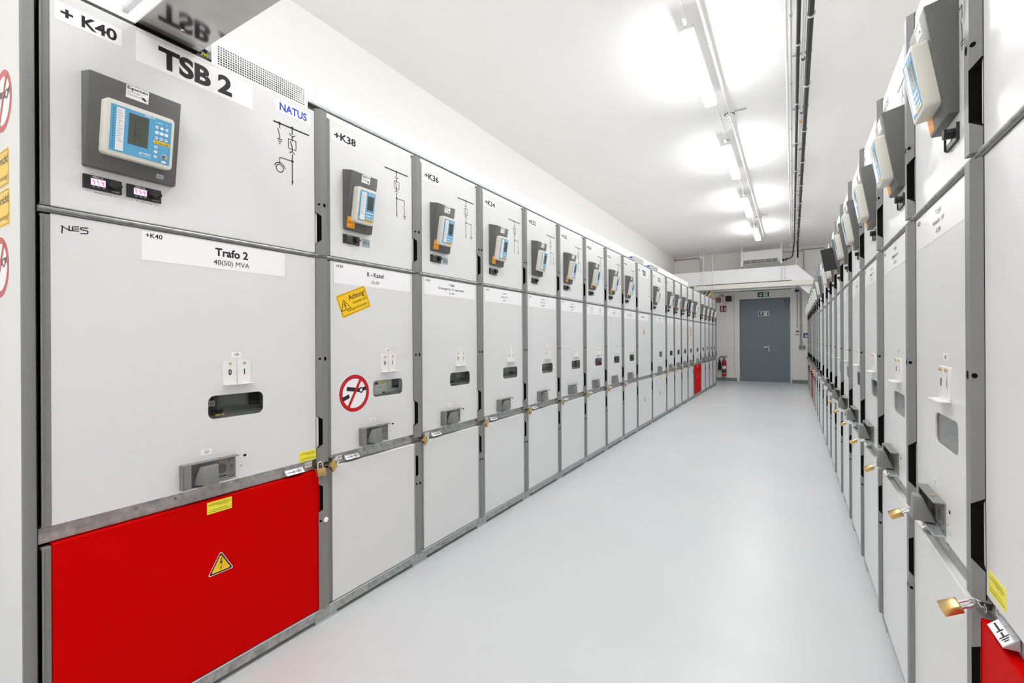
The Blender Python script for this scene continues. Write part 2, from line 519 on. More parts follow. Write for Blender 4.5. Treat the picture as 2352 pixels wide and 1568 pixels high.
def mimic_fn(kind, x):
    """single line diagram; x shifts it along s"""
    def f(b):
        n = .0005; w = .0042; t = .0058
        def chain(cx):
            b.disc((cx, 2.108), .006, n + .0001, 'ink', 12)
            b.line((cx, 2.108), (cx, 2.080), w, n, 'ink')
            b.ring((cx, 2.086), .011, .0145, n, 'ink', 200, 340, 10)
            b.line((cx, 2.073), (cx, 2.052), w, n, 'ink')
            for a, c in (((cx - .017, 2.058), (cx + .017, 2.058)), ((cx + .017, 2.058), (cx + .017, 2.020)), ((cx + .017, 2.020), (cx - .017, 2.020)), ((cx - .017, 2.020), (cx - .017, 2.058))):
                b.line(a, c, .003, n, 'ink')
            b.line((cx - .009, 2.050), (cx, 2.029), w, n, 'ink')
            b.line((cx, 2.031), (cx, 2.010), w, n, 'ink')
            b.ring((cx, 1.996), .011, .0145, n, 'ink', 25, 155, 10)
            b.line((cx, 2.0), (cx, 1.885), w, n, 'ink')
            b.disc((cx, 1.970), .006, n + .0001, 'ink', 12)
            b.flat([(cx - .0042, 1.889), (cx + .0042, 1.889), (cx, 1.868)], n, 'ink')
        if kind == 'feeder':
            b.line((x + .353, 2.108), (x + .519, 2.108), t, n, 'ink'); cx = x + .437; chain(cx)
            d = cx + .056
            b.pline([(cx, 1.970), (d, 1.970), (d, 1.942)], w * .8, n, 'ink')
            b.pline([(d - .008, 1.938), (d, 1.914), (d, 1.888)], w * .8, n, 'ink')
            for q, (hw, z) in enumerate(((.012, 1.888), (.0075, 1.880), (.003, 1.872))): b.line((d - hw, z), (d + hw, z), .0035, n, 'ink')
        elif kind == 'trafo':
            b.line((x + .679, 2.106), (x + .839, 2.106), t, n, 'ink'); cx = x + .760; chain(cx)
            d = x + .705
            b.disc((d, 2.106), .006, n + .0001, 'ink', 12)
            b.line((d, 2.106), (d, 2.086), w * .8, n, 'ink')
            b.pline([(d - .008, 2.084), (d, 2.058), (d, 2.042)], w * .8, n, 'ink')
            for q, (hw, z) in enumerate(((.012, 2.042), (.0075, 2.033), (.003, 2.025))): b.line((d - hw, z), (d + hw, z), .0035, n, 'ink')
            b.pline([(cx, 1.970), (d, 1.970), (d, 1.944)], w * .8, n, 'ink')
            b.ring((d, 1.925), .0135, .017, n, 'ink', 0, 360, 24)
            b.ring((d, 1.925), .021, .0245, n, 'ink', 5, 165, 16)
        else:
            b.line((x + .50, 2.075), (x + .57, 2.075), t, n, 'ink')
            b.line((x + .545, 2.075), (x + .545, 1.84), .002, n, 'ink')
            b.ring((x + .545, 1.93), .011, .0145, n, 'ink', 0, 360, 14)
            b.line((x + .52, 1.84), (x + .60, 1.84), t, n, 'ink')
    return f

TILT = math.atan2(.042, .263)
def relay_frame(h0, w):
    """matrix taking (x along, y out of the tilted face, z up the face; origin bottom-left of the face) to (s, n, z)"""
    t = math.atan2(.042, .263)
    ux = Vector((1, 0, 0)); uz = Vector((0, sin(t), cos(t))); uy = Vector((0, cos(t), -sin(t)))
    M = Matrix.Identity(4)
    for i, u in enumerate((ux, uy, uz)):
        for r in range(3): M[r][i] = u[r]
    M[0][3], M[1][3], M[2][3] = h0, .020, 1.742
    return M
def housing_fn(h0, w):
    def f(b):
        bm = bmesh.new()
        pr = [(.0, 2.018), (.062, 2.003), (.020, 1.742), (.0, 1.742)]
        A = [bm.verts.new((h0, n, z)) for n, z in pr]; B = [bm.verts.new((h0 + w, n, z)) for n, z in pr]
        bm.faces.new(A); bm.faces.new(B[::-1])
        for i in range(4): bm.faces.new((A[i], B[i], B[(i + 1) % 4], A[(i + 1) % 4]))
        bmesh.ops.recalc_face_normals(bm, faces=bm.faces[:])
        bmesh.ops.bevel(bm, geom=[e for e in bm.edges if max(v.co.y for v in e.verts) > .01], offset=.0025, segments=2, profile=.5, affect='EDGES')
        b.bm_add(bm, 'relaygrey')
    return f
FH = .2665   # length of the tilted face
def relay_parts(root, h0, w, wide, lit, orange, key, cover=False, near=False):
    hz = part('protection_relay', (key, h0, w), housing_fn(h0, w), root)
    M = relay_frame(h0, w)
    def tilted(fn):
        def g(b):
            b.M = M; fn(b); b.M = Matrix.Identity(4)
        return g
    if wide: x0, x1, z0, z1 = .030, .206, .042, .200
    else: x0, x1, z0, z1 = .022, .133, .036, .198
    D = .031
    part('bezel', (wide, h0), tilted(lambda b: b.prism(rrect(x0, x1, z0, z1, .011), 0, D, 'bezel', .004, 2)), hz, 'cream plastic bezel')
    e = .013
    px0, px1, pz0, pz1 = x0 + e, x1 - e * .7, z0 + e, z1 - e
    part('face_plate', (wide, h0), tilted(lambda b: b.box(px0, px1, D - .0005, D + .0008, pz0, pz1, 'blue')), hz, 'light blue front panel')
    n = D + .0008
    PW, PH = px1 - px0, pz1 - pz0
    if wide:
        sc = (px0 + .36 * PW - .012, px0 + .66 * PW - .008, pz0 + .25 * PH, pz0 + .92 * PH)
    else:
        sc = (px0 + .52 * PW, px0 + .92 * PW, pz0 + .40 * PH, pz0 + .86 * PH)
    def screen(b):
        b.box(sc[0], sc[1], n, n + .0006, sc[2], sc[3], 'lcd')
        m = n + .0009; sw = sc[1] - sc[0]; sh = sc[3] - sc[2]
        q = lambda u, v: (sc[0] + u * sw, sc[2] + v * sh)
        b.line(q(.04, .88), q(.96, .88), .0008, m, 'lcdink')
        b.line(q(.32, .9), q(.32, .1), .001, m, 'lcdink')
        b.pline([q(.32, .35), q(.62, .35), q(.62, .05)], .0008, m, 'lcdink')
        b.line(q(.62, .18), q(.85, .18), .0006, m, 'lcdink')
        b.disc(q(.32, .35), .003, m, 'lcdink', 8)
        b.line(q(.1, .55), q(.6, .55), .0006, m, 'lcdink')
    part('screen', (wide, h0), tilted(screen), hz, 'dark green lcd screen')
    def leds(b):
        if wide: a0, a1 = px0 + .09 * PW, px0 + .215 * PW
        else: a0, a1 = px0 + .10 * PW, px0 + .42 * PW
        b.box(a0, a1, n, n + .0005, pz0 + .04 * PH, pz0 + .96 * PH, 'white')
        for i in range(16):
            z = pz0 + PH * (.92 - .055 * i)
            b.line((a0 + .001, z), (a1 - .001, z), .0004, n + .0008, 'greyink')
            if i < 13: b.line((a0 + .002, z - .003), (a0 + (a1 - a0) * (.5 + .4 * ((i * 7) % 5) / 5), z - .003), .0011, n + .0008, 'greyink')
            zz = pz0 + PH * (.92 - .055 * i)
            mm = 'ledred' if (lit == 2 and i == 15) else 'ink'
            b.disc((px0 + .045 * PW, zz), .0022 if mm == 'ledred' else .0013, n + .0005, mm, 6)
    part('indicator_list', (wide, h0, lit), tilted(leds), hz, 'white indicator legend with dark lamps')
    def btn(x, z, t, r=.0046):
        def f(b):
            b.disc((x, z), r, n + .0009, 'white', 14)
            b.ring((x, z), r * .97, r, n + .0009, 'white', 0, 360, 14)
            if t: b.text(t, x, z - .0018, .0036, n + .0012, 'ink', 'c', .03, res=1)
        part('push_button', (wide, h0, round(x, 4), round(z, 4)), tilted(f), hz)
    B = []
    if wide:
        gx = [px0 + PW * u for u in (.745, .83, .915)]
        for v, ss in ((.80, ('C', '', '=')), (.68, ('', '', '')), (.555, ('F1', 'F2', 'F3'))): B += [(x, pz0 + v * PH, t, .0046) for x, t in zip(gx, ss)]
        B += [(gx[0], pz0 + v * PH, t, .0046) for v, t in ((.345, 'E'), (.235, 'I'), (.125, 'O'))]
    else:
        B = [(px0 + u * PW, pz0 + v * PH, '', .0036) for v in (.30, .20, .11) for u in (.52, .64, .76, .90)]
    if near:
        for q in B: btn(*q)
    def keys(b):
        if not near:
            for (x, z, t, r) in B: b.disc((x, z), r, n + .0009, 'white', 12)
        if wide:
            b.box(gx[0] - .004, gx[2] + .004, n, n + .0003, pz0 + .64 * PH, pz0 + .72 * PH, 'lightblue')
            for x in gx: b.line((x - .004, pz0 + .905 * PH), (x + .002, pz0 + .905 * PH), .0012, n + .0006, 'white')
            b.disc((gx[0] + .006, pz0 + .905 * PH), .0016, n + .0009, 'ledgreen', 8)
            b.text('SPRECON', px0 + .62 * PW, pz0 + .955 * PH, .0042, n + .0006, 'white', 'c', .03, res=1)
            b.text('sprecher', px0 + .57 * PW, pz0 + .10 * PH, .0058, n + .0006, 'white', 'c', .03, res=1)
            b.line((px0 + .47 * PW, pz0 + .065 * PH), (px0 + .67 * PW, pz0 + .065 * PH), .001, n + .0006, 'white')
        elif near:
            b.box(px0 + .50 * PW, px0 + .80 * PW, n, n + .0003, pz0 + .17 * PH, pz0 + .23 * PH, 'lightblue')
            b.line((px0 + .55 * PW, pz0 + .95 * PH), (px0 + .7 * PW, pz0 + .95 * PH), .0022, n + .0006, 'white')
            b.line((px0 + .78 * PW, pz0 + .95 * PH), (px0 + .95 * PW, pz0 + .95 * PH), .0022, n + .0006, 'white')
            b.line((px0 + .55 * PW, pz0 + .905 * PH), (px0 + .95 * PW, pz0 + .905 * PH), .0014, n + .0006, 'white')
            b.disc((px0 + .60 * PW, pz0 + .905 * PH), .0014, n + .0009, 'ledgreen', 8)
    part('face_marking' if near else 'button_field', (wide, h0), tilted(keys), hz)
    def ystrip(b):
        if wide:
            b.box(px0 + .70 * PW, px0 + .985 * PW, n, n + .0006, pz0 + .425 * PH, pz0 + .495 * PH, 'yellow')
            b.text('F2 = Letzter Störfall', px0 + .843 * PW, pz0 + .44 * PH, .0042, n + .0009, 'ink', 'c', .02, res=1, w=.036)
        else:
            b.box(px0 + .40 * PW, px0 + .99 * PW, n, n + .0006, pz0 + .005 * PH, pz0 + .062 * PH, 'yellow')
            b.line((px0 + .44 * PW, pz0 + .034 * PH), (px0 + .9 * PW, pz0 + .034 * PH), .0016, n + .0009, 'ink')
    part('yellow_note', (wide, h0), tilted(ystrip), hz, 'yellow strip sticker')
    if wide:
        def key_(b):
            c = (px0 + .90 * PW, n, pz0 + .16 * PH)
            b.disc((c[0], c[2]), .0095, n + .0002, 'lightblue', 18)
            b.lathe(c, [(.0075, 0), (.0075, .004), (.0055, .005), (.0035, .003)], 'steel', 16, 'y')
            b.box(c[0] - .006, c[0] + .006, n, n + .0005, c[2] - .018, c[2] - .012, 'white')
        part('key_switch', (wide, h0), tilted(key_), hz, 'round metal key switch')
    def owner(b):
        if wide: u0, u1 = .086, .143
        else: u0, u1 = .060, .110
        b.box(u0, u1, 0, .0006, FH - .041, FH - .004, 'white')
        b.text('Eigentum', (u0 + u1) / 2, FH - .015, .0085, .0009, 'ink', 'c', .02, res=1, w=(u1 - u0) * .9)
        b.text('Stadtwerke', u0 + .004, FH - .024, .0045, .0009, 'ink', 'l', .0, res=1, w=(u1 - u0) * .55)
        b.text('Düsseldorf', u0 + .004, FH - .032, .0045, .0009, 'ink', 'l', .0, res=1, w=(u1 - u0) * .55)
        for i in range(5):
            a = radians(15 + 22 * i)
            b.line((u1 - .015 + .004 * cos(a), FH - .036 + .003 * sin(a)), (u1 - .015 + .011 * cos(a), FH - .036 + .010 * sin(a)), .0022, .0009, 'ink')
    part('owner_sticker', (wide, h0), tilted(owner), hz, 'small white printed sticker')
    if orange:
        def org(b):
            b.box(.004, .048, 0, .0006, -.004 + .012, .058, 'orange')
            b.line((.008, .030), (.030, .030), .0022, .0009, 'ink'); b.line((.008, .036), (.022, .036), .0016, .0009, 'ink')
            for u in (.012, .020, .028, .036): b.line((u, .016), (u + .003, .016), .002, .0009, 'ink')
        part('inspection_sticker', (h0,), tilted(org), hz, 'orange inspection sticker')
    if wide:
        def t49(b):
            b.box(.176, .196, 0, .0006, .012, .026, 'tagblue')
            b.text('49.0', .186, .016, .0058, .0009, 'ink', 'c', .0, res=1)
        part('number_tag', (h0,), tilted(t49), hz, 'grey tag reading 49.0')
    if cover:
        def cov(b):
            b.box(x1 + .001, x1 + .012, .004, .085, z0 - .008, z1 + .006, 'black', .003)
            if cover == 2: b.box(x1 + .0005, x1 + .001, .045, .058, z0 + .01, z1 - .01, 'tagblue')
        part('hinged_cover', (h0, cover), tilted(cov), hz, 'dark opened cover flap')
    return hz

def wega(root, s0, lit, key, caption=None):
    def body(b):
        b.box(s0, s0 + .092, 0, .006, 1.679, 1.720, 'black', .001)
        b.text('WEGA 2.2', s0 + .034, 1.7135, .0042, .0064, 'white', 'c', .01, res=1, w=.026)
        for i, t in enumerate(('L1', 'L2', 'L3')): b.text(t, s0 + .024 + i * .012, 1.6855, .0035, .0064, 'white', 'c', .0, res=1)
        b.box(s0 + .001, s0 + .004, .006, .0085, 1.682, 1.717, 'black')
        b.text('RLC-STATUS', s0 + .077, 1.683, .003, .0064, 'white', 'c', .0, res=1, w=.018)
    ind = part('voltage_indicator', (s0,), body, root)
    def disp(b):
        b.box(s0 + .018, s0 + .052, .006, .0068, 1.691, 1.711, 'lcdlit' if lit else 'lcd')
        for i in range(3):
            x = s0 + .023 + i * .0105
            m = 'magenta' if lit else 'lcdink'
            b.pline([(x, 1.7095), (x - .001, 1.702), (x + .003, 1.704), (x + .002, 1.694)], .0013, .0071, m)
            b.line((x + .0035, 1.693), (x + .0065, 1.693), .0012, .0071, m)
    part('display', (s0, lit), disp, ind, 'lit pinkish display with zigzag marks' if lit else 'unlit grey display')
    def plug(b):
        b.cyl((s0 + .068, .006, 1.702), (0, .018, 0), .0115, 'black', 14)
        b.box(s0 + .060, s0 + .090, .008, .020, 1.698, 1.706, 'black', .002)
        b.flat([(s0 + .058, 1.702), (s0 + .068, 1.714), (s0 + .080, 1.702), (s0 + .068, 1.690)], .0243, 'rubber')
    part('test_plug', (s0,), plug, ind, 'black round test plug')
    if caption:
        part('caption_label', (s0, caption), label_fn(s0 + .020, s0 + .072, 1.668, 1.677, [(caption, s0 + .046, 1.6705, .0045, 'c', 0.0, .044)]), ind)

def flap_fn(s0, t):
    def f(b):
        b.prism(rrect(s0, s0 + .049, 1.074, 1.157, .008, 4), 0, .0035, 'plastic', .001)
        b.box(s0, s0 + .052, 0, .026, 1.0715, 1.0745, 'plastic', .0008)
        b.cyl((s0 + .0245, .0035, 1.1485), (0, .004, 0), .0042, 'brass', 10)
        b.text(t, s0 + .0245, 1.107, .0195, .0039, 'ink', 'c', .03, res=2, xs=.85)
    return f

def slide_fn(s0):
    """C-shaped guard of the withdrawing mechanism"""
    def f(b):
        b.box(s0, s0 + .183, -.001, .0025, .728, .813, 'grey')
        b.box(s0, s0 + .186, 0, .025, .8105, .8135, 'grey', .001)
        b.box(s0, s0 + .186, 0, .025, .7275, .7305, 'zinc', .001); b.cyl((s0 + .125, .014, .8135), (0, 0, .003), .004, 'brass', 10)
        b.box(s0, s0 + .003, 0, .025, .7305, .8105, 'grey')
        b.box(s0, s0 + .026, .022, .025, .7305, .8105, 'grey', .0008)
    return f
def slide_block_fn(s0):
    def f(b):
        z0, z1 = .736, .801
        n1 = .051
        pts = [(s0 + .036, .003, z0), (s0 + .062, n1, z0), (s0 + .102, n1, z0), (s0 + .106, .003, z0),
               (s0 + .050, .030, z1), (s0 + .062, n1 - .004, z1), (s0 + .102, n1 - .004, z1), (s0 + .104, .030, z1)]
        bm = bmesh.new(); vv = [bm.verts.new(p) for p in pts]
        for q in ((0, 1, 2, 3), (4, 7, 6, 5), (0, 4, 5, 1), (1, 5, 6, 2), (2, 6, 7, 3), (3, 7, 4, 0)): bm.faces.new([vv[i] for i in q])
        bmesh.ops.recalc_face_normals(bm, faces=bm.faces[:])
        bmesh.ops.bevel(bm, geom=bm.edges[:], offset=.002, segments=2, profile=.5, affect='EDGES')
        b.bm_add(bm, 'grey')
    return f
def slide_marks_fn(s0):
    def f(b):
        n = .0029
        b.flat(rrect(s0 + .118, s0 + .152, .755, .789, .0165, 6), n, 'relaygrey')
        b.line((s0 + .105, .745), (s0 + .150, .745), .004, n + .0003, 'ink')
        c = s0 + .168
        b.ring((c, .795), .0085, .0105, n, 'ink', 0, 200, 14); b.ring((c, .745), .0085, .0105, n, 'ink', 170, 370, 14)
        b.line((c - .004, .795), (c + .004, .795), .001, n, 'ink'); b.line((c - .004, .745), (c + .004, .745), .001, n, 'ink')
        b.pline([(c - .004, .782), (c - .004, .757), (c + .005, .757), (c + .005, .763)], .0014, n, 'ink')
        b.pline([(c, .782), (c, .768), (c + .006, .768), (c + .006, .776), (c, .776)], .0014, n, 'ink')
    return f
def bolt_fn(lst):
    def f(b):
        for (s, z, n, r) in lst: b.lathe((s, n, z), [(r, 0), (r, .002), (r * .6, .0035)], 'brass', 10, 'y')
    return f
def hole_fn(s, z): return lambda b: b.flat(rrect(s - .006, s + .006, z - .0045, z + .0045, .0044, 5), .0004, 'dark')

def drain_fn(W): return lambda b: b.box(.001, W - .001, -.034, -.011, Z1 + .003, Z2 - .003, 'galv', .001)
def drain_red_fn(W): return lambda b: b.box(.001, W - .001, -.024, .001, Z1 + .003, Z2 - .003, 'galv', .001)
def drain_screws_fn(W, mir):
    def f(b):
        for s in (.224, .334, W - .047):
            s = mirrored(s, W, mir)
            b.lathe((s, -.011, .703), [(.0052, 0), (.0048, .002), (.003, .0028)], 'steel', 10, 'y')
    return f
def earth_indicator_fn(s0, kind):
    """tilted white position plate with earthing symbol"""
    def f(b):
        n0, n1 = -.010, .012
        z0, z1 = .682, .703
        A = [(s0, n1, z0), (s0 + .080, n1, z0), (s0 + .080, n0, z1), (s0, n0, z1)]
        b.add(A + [(s0, n0, z0), (s0 + .080, n0, z0)], [(0, 1, 2, 3), (0, 3, 4), (1, 5, 2), (0, 4, 5, 1)], 'zinc')
        uz = Vector((0, n0 - n1, z1 - z0)); L = uz.length; uz.normalize(); uy = Vector((0, (z1 - z0), (n1 - n0))).normalized()
        M = Matrix.Identity(4)
        for i, u in enumerate((Vector((1, 0, 0)), uy, uz)):
            for r in range(3): M[r][i] = u[r]
        M[0][3], M[1][3], M[2][3] = s0, n1, z0
        b.M = M
        b.box(.002, .078, .0002, .0008, .001, L * .70, 'white')
        n = .0012; h = L * .40
        b.line((.008, h), (.036, h), .0034, n, 'ink')
        b.line((.036, h - .006), (.036, h + .006), .0034, n, 'ink')
        b.pline([(.041, h), (.056, h)], .0034, n, 'ink')
        for i, q in enumerate((.011, .008, .005)): b.line((.056 + .0062 * i, h - q * .8), (.056 + .0062 * i, h + q * .8), .003, n, 'ink')
        b.M = Matrix.Identity(4)
    return f
def lock_ring_fn(s):
    def f(b):
        b.lathe((s, -.010, .6945), [(.0165, 0), (.0165, .006), (.0130, .008), (.0120, .004), (.0001, .004)], 'darksteel', 18, 'y')
        b.box(s + .008, s + .030, -.002, .008, .6915, .6945, 'chrome', .0006)
        b.ring((s + .036, .6935), .005, .009, .004, 'chrome', 0, 360, 12)
    return f

def warn_triangle(b, c, h, n, white=True):
    """c: centre of the base, h: height"""
    def tri(k, m, nn):
        w = h * 1.15 * k; hh = h * k; z0 = c[1] + (1 - k) * h * .36
        r = .10 * w; pts = []
        corners = [(c[0] - w / 2, z0), (c[0] + w / 2, z0), (c[0], z0 + hh)]
        for i in range(3):
            p = Vector(corners[i]); a = Vector(corners[i - 1]); d = Vector(corners[(i + 1) % 3])
            pts += [tuple(p + (a - p).normalized() * r), tuple(p + ((a - p).normalized() + (d - p).normalized()) * r * .28), tuple(p + (d - p).normalized() * r)]
        b.flat(pts, nn, m)
    if white: tri(1.0, 'white', n)
    tri(.93, 'ink', n + .0003); tri(.74, 'yellow', n + .0006)
    q = lambda u, v: (c[0] + u * h, c[1] + v * h)
    b.flat([q(.02, .70), q(.07, .70), q(.0, .47), q(-.05, .47)], n + .0009, 'ink')
    b.flat([q(-.05, .47), q(-.06, .42), q(.06, .49), q(.05, .53)], n + .0009, 'ink')
    b.flat([q(.05, .52), q(.075, .49), q(-.005, .22), q(-.02, .23)], n + .0009, 'ink')
    b.flat([q(-.045, .26), q(.035, .27), q(-.025, .15)], n + .0009, 'ink')

def outline_tri(b, c, h, n):
    P = [(c[0] - h * .6, c[1]), (c[0] + h * .6, c[1]), (c[0], c[1] + h)]
    for i in range(3): b.line(P[i], P[(i + 1) % 3], .003, n, 'ink')
    q = lambda u, v: (c[0] + u * h, c[1] + v * h)
    b.pline([q(.06, .72), q(-.06, .42), q(.07, .46), q(-.02, .12)], .004, n, 'ink')

def no_switch_fn(c, r, n0=.0):
    def f(b):
        n = n0 + .0006
        b.lathe((c[0], n0, c[1]), [(r, 0), (r, .0006)], 'white', 48, 'y')
        b.ring(c, r * .76, r * .97, n + .0003, 'signred', 0, 360, 56)
        b.line((c[0] - r * .50, c[1] + r * .27), (c[0] + r * .40, c[1] + r * .12), r * .21, n + .0004, 'ink')
        b.line((c[0] + r * .40, c[1] + r * .12), (c[0] + r * .76, c[1] + r * .22), r * .19, n + .0004, 'ink')
        b.disc((c[0] + r * .43, c[1] + r * .13), r * .155, n + .0005, 'ink', 20)
        b.disc((c[0] + r * .43, c[1] + r * .13), r * .085, n + .0006, 'white', 20)
        b.line((c[0] - r * .76, c[1] - r * .26), (c[0] - r * .34, c[1] - r * .12), r * .21, n + .0004, 'ink')
        b.line((c[0] - r * .42, c[1] - r * .74), (c[0] + r * .42, c[1] + r * .74), r * .155, n + .0007, 'signred')
    return f
def achtung_fn(c, rot):
    def f(b):
        M = Matrix.Translation((c[0], 0, c[1])) @ Matrix.Rotation(-rot, 4, 'Y')
        b.M = M
        w, h = .177, .106
        b.prism(rrect(-w / 2, w / 2, -h / 2, h / 2, .009, 4), 0, .0008, 'yellow')
        n = .0011
        R = rrect(-w / 2 + .005, w / 2 - .005, -h / 2 + .005, h / 2 - .005, .006, 3); 
        b.pline(R + [R[0]], .0018, n, 'ink')
        b.text('Achtung!', .026, .014, .022, n, 'ink', 'c', .014, res=3, w=.100)
        b.text('Geerdet und', .034, -.010, .0125, n, 'ink', 'c', .0, res=2, w=.084)
        b.text('kurzgeschlossen!', .012, -.035, .0125, n, 'ink', 'c', .0, res=2, w=.122)
        outline_tri(b, (-.055, -.022), .046, n)
        b.M = Matrix.Identity(4)
    return f
def vorsicht_fn(c):
    def f(b):
        w, h = .177, .105
        b.M = Matrix.Translation((c[0], 0, c[1]))
        b.prism(rrect(-w / 2, w / 2, -h / 2, h / 2, .009, 4), 0, .0008, 'yellow')
        n = .0011
        R = rrect(-w / 2 + .005, w / 2 - .005, -h / 2 + .005, h / 2 - .005, .006, 3)
        b.pline(R + [R[0]], .0016, n, 'ink')
        b.text('Vorsicht!', .026, .012, .024, n, 'ink', 'c', .014, res=3, w=.110)
        b.text('Spannung!', .026, -.034, .015, n, 'ink', 'c', .0, res=2, w=.105)
        outline_tri(b, (-.058, -.022), .046, n)
        b.M = Matrix.Identity(4)
    return f
def yellow_fn(s0, z0, w=.084, h=.042):
    def f(b):
        b.box(s0, s0 + w, 0, .0006, z0, z0 + h, 'lemon')
        n = .0009
        for i, (v, a, c) in enumerate(((.84, .16, .86), (.72, .06, .96), (.62, .42, .62), (.60, .66, .86), (.30, .10, .82), (.16, .05, .95))):
            b.line((s0 + a * w, z0 + v * h), (s0 + c * w, z0 + v * h), .0014 if i in (1, 5) else .001, n, 'ink')
    return f

def window_parts(root, win, key, bright, tagtext):
    s0, s1, z0, z1, r = win
    def inner(b):
        m = 'interiorlight' if bright else 'interior'
        d = -.052
        a0, a1, c0, c1 = s0 - .02, s1 + .02, z0 - .02, z1 + .02
        b.quad([(a0, d, c0), (a1, d, c0), (a1, d, c1), (a0, d, c1)], m)
        for q in ([(a0, d, c0), (a0, -.007, c0), (a0, -.007, c1), (a0, d, c1)], [(a1, d, c0), (a1, -.007, c0), (a1, -.007, c1), (a1, d, c1)],
                  [(a0, d, c0), (a1, d, c0), (a1, -.007, c0), (a0, -.007, c0)], [(a0, d, c1), (a1, d, c1), (a1, -.007, c1), (a0, -.007, c1)]): b.quad(q, m)
        w = s1 - s0
        b.box(s0 + .18 * w, s0 + .26 * w, d, d + .008, c0, c1, 'carcass')
        b.box(a0, a1, d, d + .03, c0, z0 + .008, 'greyink')
        b.box(s0 + .86 * w, s0 + 1.05 * w, d, d + .012, z0 + .03, z1 - .008, 'dark')
    part('breaker_chamber', (key, bright), inner, root, 'dark chamber behind the window' if not bright else 'pale chamber behind the window')
    def tagf(b):
        if bright:
            b.box(s0 + .028, s0 + .12, -.0445, -.030, .948, 1.036, 'bezel')
            b.box(s0 + .045, s0 + .095, -.030, -.029, .982, 1.002, 'white')
            b.text(tagtext, s0 + .070, .987, .0105, -.0287, 'ink', 'c', .0, res=2)
            b.box(s0 + .04, s0 + .060, -.030, -.0288, 1.008, 1.02, 'carcass'); b.box(s0 + .080, s0 + .100, -.030, -.0288, 1.008, 1.022, 'yellow')
            b.box(s0 + .088, s0 + .108, -.030, -.0288, .957, .968, 'carcass')
        else:
            b.box(s0 + .000, s0 + .040, -.037, -.035, .995, 1.015, 'pipegrey')
            b.text(tagtext, s0 + .020, 1.000, .0105, -.0347, 'ink', 'c', .0, res=2)
            b.box(s0 + .030, s0 + .048, -.030, -.012, .961, .967, 'brass'); b.box(s0 + .052, s0 + .062, -.030, -.012, .961, .967, 'brass')
            b.box(s0 + .025, s0 + .060, -.030, -.02, .969, .980, 'dark')
    m = None
    part('breaker_tag', (key, bright, tagtext), tagf, root)
    part('window_pane', (key,), lambda b: b.prism(rrect(s0 - .006, s1 + .006, z0 - .006, z1 + .006, r + .004, 5), -.0062, -.0038, 'glass'), root, 'glass inspection pane')

STD_WIN = (.270, .472, .952, 1.032, .019)
BIG_WIN = (.432, .632, .953, 1.036, .022)

